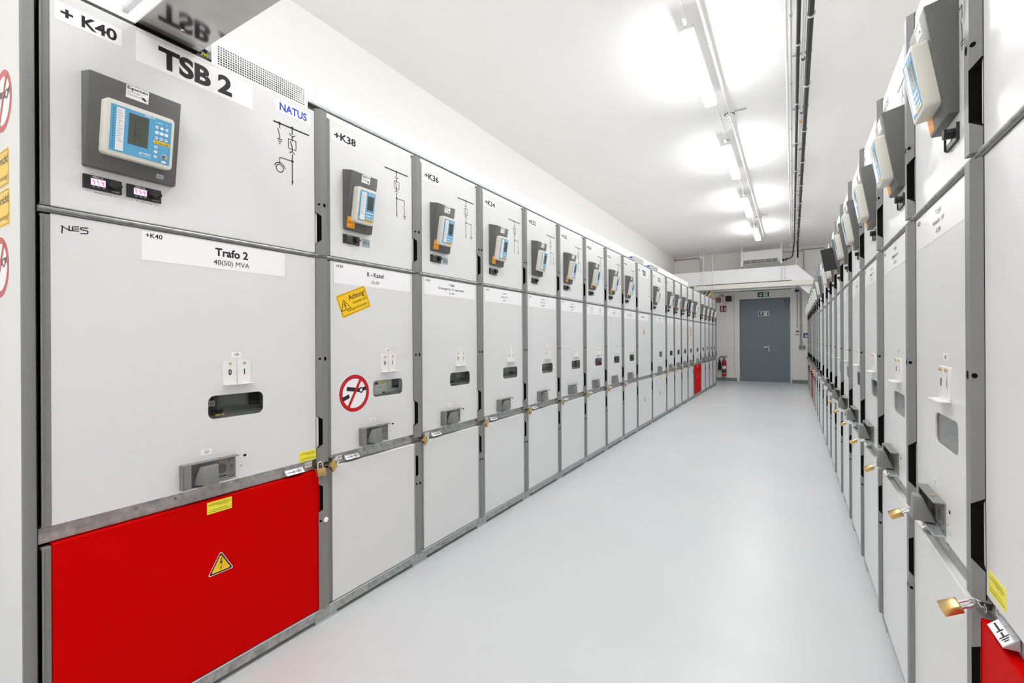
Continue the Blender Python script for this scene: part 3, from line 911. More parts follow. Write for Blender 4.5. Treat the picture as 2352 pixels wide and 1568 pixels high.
def cabinet(row, ys, W, knum, label, kind='feeder', sign=(), red=False, stickers=None, lit=0, padlock=True, group=None, cover=0, big=None, number_on_sign=True, tag49=False, orange=True, owner=True, slot=0):
    """row 'L' or 'R'; ys: near boundary (Y); kind feeder / trafo / riser / coupler"""
    mir = row == 'R'
    if row == 'L': root = thing('switchgear_cabinet', label, 'cabinet', (XA, ys, 0), pi / 2, group)
    else: root = thing('switchgear_cabinet', label, 'cabinet', (XB, ys + W, 0), -pi / 2, group)
    k = (W, mir)
    wide = kind in ('trafo', 'coupler')
    part('cabinet_body', k, body_fn(W, False), root)
    if knum != 'K40': part('top_trim', k, trim_fn(W), root)
    part('divider_rail', k, divider_fn(W), root)
    part('upper_door', k, door_fn(W, mir, Z4 + .001, Z5, 0, 'paint'), root)
    x = .0
    if kind == 'riser':
        part('middle_door', k + ('blank',), door_fn(W, mir, Z2, Z3, 0, 'paint'), root)
    else:
        part('middle_door', k + (kind,), holed_door_fn(W, mir, BIG_WIN if wide else STD_WIN), root)
    lm = 'red' if red else 'paint'
    part('lower_door', k + (lm,), door_fn(W, mir, ZB + .003, Z1, .007, lm), root, 'bright red lower door' if red else None)
    NU, NM, NL = [(1.665, 1.772)], [(.780, .892)], [(.498, .600)]
    part('lock_post', k + (1,), post_fn(W, mir, Z4 - .006, Z5 + .012, NU), root)
    part('lock_post', k + (2,), post_fn(W, mir, Z2 - .018, Z3, NM), root)
    part('lock_post', k + (3,), post_fn(W, mir, ZB + .001, Z1 + .002, NL), root)
    part('recess_shade', k, recess_shade_fn(W, mir, NU + NM + NL), root, 'black painted shade in the post cut-outs and gap')
    for z in (1.820, 1.152, .450):
        part('lock_hole', k + (z,), keyhole_fn(W, mir, z), root, 'black key hole')
    for z0, z1 in ((Z4, Z5 - .004), (Z2 - .002, Z3 - .004), (ZB + .002, Z1 - .006)):
        part('edge_strip', k + (z0,), strip_fn(W, mir, z0, z1), root)
    part('drain_strip', k + (red,), drain_fn(W), root, 'galvanised steel strip')
    part('strip_screw', k, drain_screws_fn(W, mir and kind != 'feeder'), root)
    # writing on the doors
    dx = -.024 if mir else 0.0
    sx = span(0, W, W, mir)[0]
    lab0 = .060 if mir else .036
    if knum:
        if wide:
            part('number_label', (knum, mir), label_fn(.038 + (.03 if mir else 0), .190 + (.03 if mir else 0), 2.136, 2.190, [('+ ' + knum, .114 + (.03 if mir else 0), 2.147, .031, 'c', .028, .128)]), root)
        else:
            part('number_label', (knum, mir), label_fn(lab0, lab0 + .150, 2.130, 2.189, [('+' + knum, lab0 + .075, 2.144, .031, 'c', .03, .122)]), root)
    if kind == 'trafo':
        part('mimic_diagram', ('t', mir), mimic_fn('trafo', -.02 if mir else 0), root)
    elif kind == 'feeder':
        part('mimic_diagram', ('f', mir), mimic_fn('feeder', .024 if mir else 0), root)
    else:
        part('mimic_diagram', ('o', W), mimic_fn('other', W - .72), root)
    if big:
        t, b0, b1, z0, z1, hh, ww = big
        part('section_label', (t, b0), label_fn(b0, b1, z0, z1, [(t, (b0 + b1) / 2 - .008, (z0 + z1) / 2 - hh / 2, hh, 'c', .042, ww)]), root)
    # sign on the middle door
    if sign:
        if wide: g0, g1 = .239, .724
        else: g0, g1 = (.045, .532) if not mir else (.068, .556)
        z0, z1 = 1.490, 1.5835
        L = []
        if number_on_sign and knum: L.append(('+' + knum, g0 + .010, 1.563, .012 if not wide else .0145, 'l', .015))
        L += [(t, (g0 + g1) / 2 + u, z, h, 'c', bo) for (t, u, z, h, bo) in sign]
        part('name_sign', (str(sign), mir, knum), label_fn(g0, g1, z0, z1, L), root)
    # relay and voltage indicator
    if kind != 'riser':
        if wide and kind == 'trafo':
            h0, w = span(.094, .326, W, mir)[0], .232
        else:
            h0, w = span(.096, .251, W, mir)[0] + (-.01 if mir else 0), .155
        relay_parts(root, h0, w, kind == 'trafo', lit, orange and kind == 'feeder', kind, cover, knum in ('K40', 'K38', 'K36', 'K34', 'K39', 'K37', 'K35', 'K33'))
        wg = .095 if not mir else W - .095 - .092 - .01
        wega(root, wg, lit == 1, kind, 'Abgangsspannung' if kind == 'trafo' else 'Abgangsspannung')
        if kind == 'trafo': wega(root, wg + (.104 if not mir else -.104), lit == 1, kind, 'SS - Spannung')
        if tag49:
            part('number_tag', ('49', mir), lambda b: (b.box(.208, .254, 0, .0006, 1.680, 1.719, 'tagblue'), b.text('49,0', .231, 1.692, .015, .0009, 'ink', 'c', .0, res=2, w=.036)), root, 'grey tag reading 49,0')
    # middle door fittings
    if kind != 'riser':
        o = .160 if wide else 0.0
        win = BIG_WIN if wide else STD_WIN
        bright = knum == 'K38'
        window_parts(root, win, (kind if wide else 'f'), bright, 'X3838' if bright else '3840')
        part('switch_flap', (o, 0), flap_fn(.321 + o, '0'), root)
        part('switch_flap', (o, 1), flap_fn(.373 + o, 'I'), root)
        part('device_label', (o, 'q0'), label_fn(.352 + o, .387 + o, 1.171, 1.190, [('-Q0', .3695 + o, 1.177, .0085, 'c', 0)]), root)
        o1 = .159 if wide else 0.0
        sl = part('interlock_slide', (o1,), slide_fn(.182 + o1), root)
        part('slide_block', (o1,), slide_block_fn(.182 + o1), sl)
        part('slide_marking', (o1,), slide_marks_fn(.182 + o1), sl)
        part('slide_bolt', (o1,), bolt_fn([(.182 + o1 + .125, .800, .003, .003)]), sl)
        part('device_label', (o1, 'q1'), label_fn(.248 + o1, .284 + o1, .832, .852, [('-Q1', .266 + o1, .838, .0085, 'c', 0)]), root)
        part('door_hole', (o1,), hole_fn(.400 + o1, .802), root, 'small black hole')
        part('door_bolt', (o1,), bolt_fn([(.386 + o1, .768, 0, .003)]), root)
        # drain strip: lock and position indicator
        flip = kind == 'trafo' and not mir
        if kind == 'trafo' and mir:
            part('lock_ring', ('r',), lock_ring_fn(.022), root, 'dark steel lock ring')
            part('earth_indicator', ('tr',), earth_indicator_fn(.098, 0), root, 'tilted white plate with earthing symbol')
            part('device_label', ('tr', 'q'), label_fn(.060, .094, .688, .707, [('-Q15', .077, .694, .0085, 'c', 0, .028)], base=-.011), root)
        elif flip:
            part('lock_ring', ('t',), lock_ring_fn(W - .045), root, 'dark steel lock ring')
            part('earth_indicator', ('t',), earth_indicator_fn(.722, 0), root, 'tilted white plate with earthing symbol')
            part('device_label', ('t', 'q'), label_fn(.818, .852, .690, .712, [('-Q15', .835, .697, .0085, 'c', 0, .028)], base=-.011), root)
        else:
            part('lock_ring', ('f',), lock_ring_fn(.019), root, 'dark steel lock ring')
            part('earth_indicator', ('f',), earth_indicator_fn(.100, 0), root, 'tilted white plate with earthing symbol')
            part('device_label', ('f', 'q'), label_fn(.056, .092, .687, .708, [('-Q8', .074, .694, .0085, 'c', 0)], base=-.011), root)
    if stickers: stickers(root, W, mir)
    return root

def stick(name, key, fn, root, label): return part(name, key, fn, root, label)

# ------------------------------------------------------------------ the rows
def three(a, b_, c, w=None): return ((a, 0, 1.553, .0125, .012), (b_, 0, 1.529, .0125, .012), (c, 0, 1.505, .0115, .012))

def k40_stickers(root, W, mir):
    part('maker_label', (mir,), lambda b: (b.box(.689, .844, 0, .0006, 2.150, 2.201, 'white'),
         b.box(.692, .841, .0006, .0008, 2.153, 2.198, 'plastic'), b.box(.693, .840, .0008, .0009, 2.154, 2.197, 'white'),
         b.text('NATUS', .766, 2.162, .029, .0012, 'blueink', 'c', .03, w=.122)), root, 'white label with blue capital letters')
    def nes(b):
        n = .0005; s, z = .048, 1.537
        Q = lambda u, v: (s + u * .060, z + v * .026)
        for pl in ([Q(.04, .0), Q(.06, .78), Q(.0, .80)], [Q(.04, .8), Q(.30, .42), Q(.30, .96)], [Q(.30, .42), Q(.66, .50)], [Q(.42, .88), Q(.66, .98)], [Q(.42, .88), Q(.42, .45)], [Q(.44, .66), Q(.66, .74)],
                   [Q(1.0, .98), Q(.72, .92), Q(.72, .70), Q(.98, .68), Q(.98, .36), Q(.70, .26)]):
            b.pline(pl, .0026, n, 'ink')
    part('logo_mark', (mir,), nes, root)
    part('hole_plug', 'w', lambda b: b.lathe((W - .016, .0176, .450), [(.0115, 0), (.011, .003), (.007, .005)], 'white', 20, 'y'), root, 'white round plug in the lowest key hole')
    part('yellow_label', ('a', mir), yellow_fn(.784, .722), root, 'small yellow text label')
    part('yellow_label', ('b', mir), lambda b: (setattr(b, 'M', Matrix.Translation((0, .0071, 0))), yellow_fn(.423, .622)(b)), root, 'small yellow text label')
    part('warning_triangle', ('a', mir), lambda b: (setattr(b, 'M', Matrix.Translation((0, .0072, 0))), warn_triangle(b, (.468, .402), .078, .0004)), root, 'yellow high voltage warning triangle')

def end_panel(root):
    """outer side wall of the first cabinet, with its stickers"""
    part('end_panel', 1, lambda b: (b.box(-.030, -.001, -1.28, -.062, .02, 2.248, 'paint', .001)), root, 'glossy grey side wall')
    part('corner_post', 1, lambda b: (b.box(-.0305, -.002, -.060, -.0005, .02, 2.248, 'grey', .004, 2), b.box(-.0312, -.0306, -.058, -.008, .03, 2.24, 'paint')), root)
    def side(fn):
        # place a front sticker on the side face (s = -0.030), its right edge towards the aisle
        def g(b):
            c = MB(); fn(c)
            for i, p in enumerate(c.v): c.v[i] = Vector((-.030 - p[1], p[0], p[2]))
            base = len(b.v); b.v += c.v
            for f, m in zip(c.f, c.fm): b.f.append(tuple(base + i for i in f)); b.fm.append(b.mi(c.mats[m]))
        return g
    xo = XA
    part('prohibition_sticker', 'e1', side(lambda b: no_switch_fn((-1.927 - xo, 1.917), .090)(b)), root, 'round red prohibition sticker')
    part('caution_sticker', 'e2', side(vorsicht_fn((-1.961 - xo, 1.725))), root, 'yellow caution sticker')
    part('caution_sticker', 'e3', side(vorsicht_fn((-1.957 - xo, 1.612))), root, 'yellow caution sticker')
    part('prohibition_sticker', 'e4', side(lambda b: no_switch_fn((-1.961 - xo, 1.446), .090)(b)), root, 'round red prohibition sticker')

def k38_stickers(root, W, mir):
    part('caution_sticker', 'k38', achtung_fn((.1555, 1.414), radians(21.5)), root, 'tilted yellow caution sticker')
    part('prohibition_sticker', 'k38', no_switch_fn((.157, .983), .090), root, 'round red prohibition sticker')
def tri_stickers(cx):
    def f(root, W, mir):
        part('warning_triangle', ('m', cx), lambda b: warn_triangle(b, (cx, 1.30), .085, .0004, False), root, 'yellow warning triangle')
        part('warning_triangle', ('l', cx), lambda b: (setattr(b, 'M', Matrix.Translation((0, .0072, 0))), warn_triangle(b, (cx, .37), .078, .0004, False)), root, 'yellow warning triangle')
    return f
def coupler_stickers(root, W, mir):
    part('yellow_label', ('c', mir), lambda b: (setattr(b, 'M', Matrix.Translation((0, .0071, 0))), yellow_fn(.42, .615)(b)), root, 'small yellow text label')
    part('warning_triangle', ('c', mir), lambda b: (setattr(b, 'M', Matrix.Translation((0, .0072, 0))), warn_triangle(b, (.46, .37), .078, .0004, False)), root, 'yellow warning triangle')
def k12_stickers(root, W, mir):
    part('caution_sticker', 'k12', lambda b: (b.box(.045, .160, 0, .0008, 1.20, 1.30, 'yellow'), b.text('Achtung!', .1, 1.265, .016, .0011, w=.08), b.line((.06, 1.24), (.14, 1.24), .012, .0011, 'ink')), root, 'yellow caution sticker')
    part('prohibition_sticker', 'k12', no_switch_fn((.32, 1.375), .090), root, 'round red prohibition sticker')
def k6_sticker(root, W, mir):
    part('hang_tag', 'k6', lambda b: (b.disc((.2, .52), .012, .0078, 'bluesign', 14), b.box(.185, .215, .0072, .009, .44, .49, 'white', .001)), root, 'small white tag under a blue dot')
def red_stickers(root, W, mir):
    part('yellow_label', ('d', mir), lambda b: (setattr(b, 'M', Matrix.Translation((0, .0071, 0))), yellow_fn(.423, .622)(b)), root, 'small yellow text label')
    part('warning_triangle', ('d', mir), lambda b: (setattr(b, 'M', Matrix.Translation((0, .0072, 0))), warn_triangle(b, (.468, .402), .078, .0004)), root, 'yellow high voltage warning triangle')

PAD = []   # (row, world s-position Y, cabinet phrase, tilt)
LEFT = [
 ('K38', .6, 'feeder', dict(sign=(('0 - Kabel', 0, 1.541, .0205, .02), ('Cu 50', 0, 1.508, .0135, .01)), stickers=k38_stickers, lit=2, tag49=True),
  'grey switchgear cabinet marked K38 with red prohibition and tilted yellow caution stickers', 'K38'),
 ('K36', .6, 'feeder', dict(sign=three('T 3886', 'Nürnberger Str. 10  Apperatebau', 'Cu 120'), tag49=True), 'grey switchgear cabinet marked K36, next beyond K38', 'K36'),
 ('K34', .6, 'feeder', dict(sign=three('T 2923', 'Itterstr. 16', 'Cu 50')), 'grey switchgear cabinet marked K34, between K36 and K32', 'K34'),
 ('K32', .6, 'feeder', dict(sign=three('T 150 K2', 'Bonner Str.', '2xCu 300'), orange=False), 'grey switchgear cabinet marked K32, no orange sticker under its relay', 'K32'),
 ('K30', .6, 'feeder', dict(sign=three('T 2044', 'Kappeler Str. 105', 'Al 240'), tag49=True), 'grey switchgear cabinet marked K30, next beyond K32', 'K30'),
 ('K28', .6, 'feeder', dict(sign=(('T 3865', -.11, 1.553, .0115, .01), ('T 4236', .13, 1.553, .0115, .01), ('In der Donk 22', -.11, 1.533, .0095, .0), ('In der Donk 17', .13, 1.533, .0095, .0), ('TELE', -.11, 1.516, .0095, .0), ('SPED.T', .13, 1.516, .0095, .0), ('Al 240', -.11, 1.499, .0095, .0), ('Al 240', .13, 1.499, .0095, .0)), tag49=True), 'grey switchgear cabinet marked K28 with a sign in two text columns', 'K28'),
 ('K26', .6, 'feeder', dict(sign=three('T 1270', 'Kappeler Str. 101', 'Cu 50')), 'grey switchgear cabinet marked K26, between K28 and K24', 'K26'),
 ('K24', .6, 'feeder', dict(sign=three('T 681', 'Hauptstr. 22  Reisholzer Werftstr.', 'Al 240')), 'grey switchgear cabinet marked K24, just before the blank one', 'K24'),
 ('K22', .75, 'riser', dict(sign=(('Hochführung', 0, 1.525, .022, .01),), stickers=tri_stickers(.34), big=('TSB 2', .19, .55, 2.09, 2.20, .065, .22), padlock=False), 'blank grey cabinet marked K22 with two yellow warning triangles', None),
 ('K20', .9, 'coupler', dict(sign=(('Längskupplung', 0, 1.541, .019, .01), ('TSA-TSB', 0, 1.508, .016, .01)), stickers=coupler_stickers, big=('TSA 2', .33, .60, 2.08, 2.20, .065, .20), padlock=False), 'wide grey cabinet marked K20, next beyond the blank K22', None),
 ('K18', .6, 'feeder', dict(sign=three('T 2410', 'Kappeler Str. 14', 'Al 240')), 'narrow grey cabinet in the left row, first beyond the wide K20', 'the first narrow cabinet beyond K20'),
 ('K16', .6, 'feeder', dict(sign=three('T 1833', 'Bonner Str. 360', 'Al 240')), 'narrow grey cabinet in the left row, second beyond the wide K20', 'the second narrow cabinet beyond K20'),
 ('K14', .6, 'feeder', dict(sign=three('T 1690', 'Am Trippelsberg 4', 'Cu 120'), cover=2), 'narrow grey cabinet in the left row whose relay has an open dark cover', 'the left row cabinet with open relay cover'),
 ('K12', .6, 'feeder', dict(sign=(('Kabel', 0, 1.53, .016, .01),), stickers=k12_stickers), 'narrow grey cabinet with round prohibition sticker before the far red-fronted one', 'the cabinet just before the far red door'),
 ('K10', .9, 'coupler', dict(sign=(('Trafo 1', 0, 1.541, .02, .015), ('40(50) MVA', 0, 1.508, .0135, .01)), red=True, stickers=red_stickers, lit=1), 'far cabinet of the left row with a red lower door', 'the far red lower door'),
 ('K8', .6, 'feeder', dict(sign=three('T 877', 'Itterstr. 40', 'Cu 120')), 'narrow grey cabinet in the left row directly beyond the far red door', None),
 ('K6', .6, 'feeder', dict(sign=three('T 902', 'Itterstr. 52', 'Al 240'), stickers=k6_sticker), 'narrow grey far cabinet with a small white tag under a blue dot', None),
 ('K4', .6, 'feeder', dict(sign=three('T 911', 'Bonner Str. 9', 'Al 240')), 'last cabinet but one at the far end of the left row', None),
 ('K2', .6, 'feeder', dict(sign=three('T 915', 'Bonner Str. 3', 'Al 240')), 'last grey cabinet at the extinguisher end of the left row', None),
]
W40 = .915
c40 = cabinet('L', NEAR - W40, W40, 'K40', 'large near grey cabinet marked K40 TSB 2 with a red lower door', 'trafo',
              sign=(('Trafo 2', .035, 1.537, .0265, .03), ('40(50) MVA', .035, 1.505, .0175, .0)), red=True, stickers=k40_stickers, lit=1,
              big=('TSB 2', .226, .596, 2.114, 2.207, .060, .232), group='switchgear cabinets of the left row')
end_panel(c40)
BOUND = [NEAR - W40, NEAR]
y = NEAR
for (kn, W, kind, kw, lab, ph) in LEFT:
    kw = dict(kw); kw.pop('padlock', None)
    cabinet('L', y, W, kn, lab, kind, group='switchgear cabinets of the left row', **kw)
    if ph: PAD.append(('L', y + (.040 if kn != 'K10' else W - .04), ph, kn))
    y += W; BOUND.append(y)
YROW = y
PAD.insert(0, ('L', NEAR - .045, 'the near K40 red door', 'K40'))

RIGHT = [
 ('K37', .6, 'feeder', dict(sign=three('T 2189', 'Henkelstr. 164', 'Al 240')), 'grey switchgear cabinet in the right row signed T 2189, nearest but one'),
 ('K35', .6, 'feeder', dict(sign=three('T 5570', 'Altenbrückstr. 6', 'Cu 120')), 'grey switchgear cabinet in the right row signed T 5570'),
 ('K33', .6, 'feeder', dict(sign=three('T 1507', 'Henkelstr. 171', 'Cu 120')), 'right row cabinet, next beyond the one signed T 5570'),
 ('K31', .6, 'feeder', dict(sign=three('T 1612', 'Paulsmühle 3', 'Cu 120')), 'right row cabinet, two beyond the one signed T 5570'),
 ('K29', .6, 'feeder', dict(sign=three('T 1618', 'Itterstr. 8', 'Cu 120')), 'right row cabinet, three beyond the one signed T 5570'),
 ('K27', .6, 'feeder', dict(sign=three('T 1701', 'Itterstr. 2', 'Cu 120'), cover=1), 'right row cabinet whose relay has a dark open cover'),
 ('K25', .6, 'feeder', dict(sign=three('T 1702', 'Bonner Str. 2', 'Cu 120')), 'right row cabinet directly beyond the dark open relay cover'),
 ('K23', .6, 'feeder', dict(sign=three('T 1703', 'Bonner Str. 4', 'Cu 120')), 'right row cabinet just before the two wider ones'),
 ('K21', .75, 'riser', dict(sign=(('Hochführung', 0, 1.525, .022, .01),)), 'blank slightly wider cabinet in the right row without relay or padlock'),
 ('K19', .9, 'coupler', dict(sign=(('Längskupplung', 0, 1.541, .019, .01),)), 'wide grey cabinet in the right row beyond the blank one'),
 ('K17', .6, 'feeder', {}, 'far right row cabinet, first beyond the wide grey one'),
 ('K15', .6, 'feeder', {}, 'far right row cabinet, second beyond the wide grey one'),
 ('K13', .6, 'feeder', {}, 'far right row cabinet, third beyond the wide grey one'),
 ('K11', .6, 'feeder', {}, 'far right row cabinet, just before the red lower door'),
 ('K9', .9, 'coupler', dict(red=True), 'far wide cabinet of the right row with a red lower door'),
 ('K7', .6, 'feeder', {}, 'far right row cabinet, first beyond the red lower door'),
 ('K5', .6, 'feeder', {}, 'far right row cabinet, second beyond the red lower door'),
 ('K3', .6, 'feeder', {}, 'last cabinet but one at the far end of the right row'),
 ('K1', .6, 'feeder', {}, 'last cabinet at the door end of the right row'),
]
def k39_stickers(root, W, mir):
    part('yellow_label', ('r39',), yellow_fn(.066, .733), root, 'small yellow text label')
cabinet('R', NEARR - W40, W40, 'K39', 'nearest cabinet of the right row with a red lower door', 'trafo', red=True, stickers=k39_stickers, group='switchgear cabinets of the right row')
PAD.append(('R', NEARR - .045, 'the nearest right row cabinet', 'K39'))
y = NEARR
for (kn, W, kind, kw, lab) in RIGHT:
    cabinet('R', y, W, kn, lab, kind, group='switchgear cabinets of the right row', **kw)
    if kind == 'feeder' and kn not in ('K23', 'K25'): PAD.append(('R', y + W - .052, lab, kn))
    y += W

# ------------------------------------------------------------------ padlocks
def padlock_body(b):
    b.box(-.0205, .0205, -.0075, .0075, -.058, -.024, 'brass', .0022, 2)
    b.disc((0, -.050), .004, .0078, 'steel', 10)
    b.cyl((0, 0, -.0585), (0, 0, .001), .0045, 'dark', 10)
def padlock_shackle(b):
    P = [(-.0125, 0, -.026), (-.0125, 0, -.010)]
    P += [(-.0125 * cos(pi * i / 10), 0, -.010 + .0125 * sin(pi * i / 10)) for i in range(1, 10)]
    P += [(.0125, 0, -.010), (.0125, 0, -.026)]
    b.tube(P, .003, 'chrome', 8)
ORD = {'K17': 'first', 'K15': 'second', 'K13': 'third', 'K11': 'fourth', 'K9': 'fifth', 'K7': 'sixth', 'K5': 'seventh', 'K3': 'eighth', 'K1': 'last'}
for (row, py, ph, kn) in PAD:
    if row == 'L':
        lab = 'brass padlock hanging on the steel strip at cabinet K36' if kn == 'K36' else ('brass padlock hanging on the steel strip at ' + (('cabinet ' + ph) if ph[0] == 'K' else ph))
        o = thing('padlock', lab, 'padlock', (XA + .018, py + (.008 if kn != 'K40' else 0), .700 if kn != 'K40' else .706), pi / 2, 'brass padlocks of the left row')
        tilt, yaw = (-36, 26) if kn != 'K40' else (-4, 0)
    else:
        lab = {'K39': 'large brass padlock sticking out above the nearest red door', 'K37': 'second brass padlock from the camera along the right row', 'K35': 'third brass padlock from the camera along the right row',
               'K33': 'fourth brass padlock from the camera along the right row', 'K31': 'fifth brass padlock from the camera along the right row', 'K29': 'sixth brass padlock from the camera along the right row', 'K27': 'seventh brass padlock from the camera along the right row'}.get(kn, 'tiny brass padlock in the right row, %s beyond the wide grey cabinet' % ORD.get(kn, ''))
        o = thing('padlock', lab, 'padlock', (XB - .017, py, .698), -pi / 2, 'brass padlocks of the right row')
    tilt, yaw = 60, 0
    part('padlock_body', 1, padlock_body, o); part('shackle', 1, padlock_shackle, o, 'chrome shackle')
    if row == 'L': o.rotation_euler = (radians(-14), radians(tilt if kn != 'K40' else 4), pi / 2)
    else: o.rotation_euler = (radians(-tilt), 0, -pi / 2)

# ------------------------------------------------------------------ base rails, roof rail, relief duct
def base_rail(x, sgn, y0, y1, bounds, label):
    o = thing('base_rail', label, 'rail')
    def ch(b):
        lo, hi = sorted((x, x - sgn * .9))
        b.box(*sorted((x - sgn * .045, x - sgn * .004)), y0, y1, .018, .058, 'galv', .001)
        b.box(*sorted((x - sgn * .03, x + sgn * .006)), y0, y1, .0595, .0662, 'zinc', .001)
    wpart('channel', ch, o)
    wpart('plinth_shade_strip', lambda b: b.box(*sorted((x - sgn * .08, x - sgn * .04)), y0, y1, 0.0, .03, 'dark'), o, 'dark strip painted as shade under the rail')  # dark box stands in for the shade under the rail
    for yb in bounds:
        wpart('foot_plate', lambda b: (b.box(*sorted((x - sgn * .05, x - sgn * .001)), yb - .055, yb + .055, 0, .009, 'zinc'), b.box(*sorted((x - sgn * .05, x - sgn * .003)), yb - .055, yb + .055, .009, .018, 'pipegrey')), o)
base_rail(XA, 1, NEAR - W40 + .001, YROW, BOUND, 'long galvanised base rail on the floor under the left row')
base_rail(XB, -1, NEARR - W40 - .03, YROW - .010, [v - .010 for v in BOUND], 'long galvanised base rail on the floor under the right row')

o = thing('relief_duct', 'long white sheet metal duct standing on the roofs of the left row', 'duct')
XD = -2.18
yy = NEAR - W40 - .03
while yy < 11.93:
    y2 = min(yy + .6, 11.94)
    wpart('duct_panel', lambda b: b.box(XL + .30, XD, yy + .0012, y2 - .0012, 2.2485, 2.605, 'duct', .0015), o)
    yy = y2
o = thing('roof_rail', 'long thin grey rail along the front edge of the left row roofs', 'rail')
for y0, y1 in ((NEAR - .07, 6.085), (6.535, 6.95), (7.345, YROW)):
    wpart('rail_segment', lambda b: (b.box(XA - .055, XA - .018, y0, y1, 2.2605, 2.276, 'zinc', .002), b.box(XA - .05, XA - .03, y0, y1, 2.2485, 2.2605, 'carcass')), o)
wpart('rail_segment', lambda b: (b.box(XA - .14, XA - .105, NEAR - W40 - .03, .855, 2.2605, 2.276, 'zinc', .002), b.box(XA - .13, XA - .11, NEAR - W40 - .03, .855, 2.2485, 2.2605, 'carcass')), o)

# perforated and plain terminal boxes on the roofs
def terminal_end(b, x0, x1, y_, z0, z1):
    b.box(x0, x1, y_ - .004, y_, z0, z1, 'zinc')
    b.box(x0 + .05, x0 + .15, y_ - .012, y_ - .004, z1 - .034, z1 - .010, 'blueink')
    rr = random.Random(3)
    for i in range(14):
        u, v = rr.random(), rr.random()
        b.cyl((x0 + .03 + u * (x1 - x0 - .05), y_ - .004, z0 + .02 + v * (z1 - z0 - .06)), (0, -.008, 0), .006, rr.choice(['yellow', 'dark', 'brass', 'dark', 'lemon']), 8)
def perf_box(b):
    x0, x1, y0, y1, z0, z1 = -2.12, -1.7795, .888, 1.259, 2.2495, 2.318
    r = .0030; p = .0088
    zt = z0; z0 = 2.2285
    # perforated front: a plate cut into cells with square-ish holes
    ny = int((y1 - y0 - .014) / p); nz = int((z1 - z0 - .010) / p)
    oy = y0 + .5 * ((y1 - y0) - ny * p); oz = z0 + .5 * ((z1 - z0) - nz * p)
    for i in range(ny + 1):
        a = oy + i * p - r * .75 if i else y0; c = oy + i * p + (p - r * 2) - r * .75 if i < ny else y1
        if i == 0: c = oy + p - r * 2 - r * .75
        b.quad([(x1, a, z0), (x1, c, z0), (x1, c, z1), (x1, a, z1)], 'duct')
    for j in range(nz + 1):
        a = oz + j * p - r * .75 if j else z0; c = oz + j * p + (p - r * 2) - r * .75 if j < nz else z1
        if j == 0: c = oz + p - r * 2 - r * .75
        b.quad([(x1 - .0004, y0, a), (x1 - .0004, y1, a), (x1 - .0004, y1, c), (x1 - .0004, y0, c)], 'duct')
    b.box(x0, x1 - .02, y0, y1, z1 - .002, z1, 'duct'); b.box(x0, x1 - .006, y1 - .002, y1, zt, z1, 'duct')
    b.box(x1 - .004, x1 + .0005, y1 - .006, y1 + .004, z0, z1, 'duct')
    b.box(x1 - .004, x1 + .0005, y0 - .010, y0, z0, z1, 'duct')
    b.box(x0, x1 - .09, y0 + .01, y1 - .01, zt, z1 - .01, 'greyink')
o = thing('terminal_box', 'white perforated terminal box on the roof of cabinet K40', 'box')
wpart('perforated_cover', perf_box, o)
wpart('terminal_plate', lambda b: terminal_end(b, -2.10, -1.785, .888, 2.2495, 2.318), o, 'grey plate with coloured terminals')
wpart('terminal_cable', lambda b: (b.tube([(-1.82, .880, 2.28), (-1.82, .86, 2.285), (-1.815, .845, 2.275), (-1.81, .82, 2.258)], .007, 'rubber'), b.tube([(-1.86, .880, 2.29), (-1.86, .86, 2.295), (-1.855, .845, 2.28), (-1.85, .82, 2.258)], .007, 'rubber')), o, 'black cables')
for nm, y0, lab in (('K22', 6.10, 'plain grey terminal box with blue label on the roof of K22'), ('K20', 6.963, 'plain grey terminal box with blue label on the roof of K20')):
    o = thing('terminal_box', lab, 'box')
    wpart('box_shell', lambda b: b.box(-1.98, -1.7795, y0, y0 + (.42 if nm == 'K22' else .37), 2.2495, 2.330, 'zinc', .002), o)
    wpart('terminal_plate', lambda b: terminal_end(b, -1.965, -1.7805, y0 - .001, 2.2495, 2.330), o)

# polished cable tray and strut crossing the aisle at the near end
o = thing('cable_tray', 'polished steel cable tray crossing the aisle at the K40 roof, mirroring TSB', 'tray')
wpart('tray_bottom', lambda b: b.box(-1.79, .325, .650, .829, 2.2365, 2.239, 'stainless'), o)
wpart('tray_side', lambda b: b.box(-1.79, .325, .650, .652, 2.239, 2.243, 'stainless'), o)
wpart('tray_side', lambda b: b.box(-1.79, .325, .827, .829, 2.239, 2.254, 'stainless'), o)
wpart('tray_screw', lambda b: b.lathe((-1.69, .745, 2.2365), [(.007, 0), (.006, -.003)], 'chrome', 12), o)
wthing('cross_strut', 'narrow grey steel strut above the cable tray over K40', 'strut', lambda b: b.box(-2.18, .325, .757, .775, 2.49, 2.51, 'aluminium', .001))

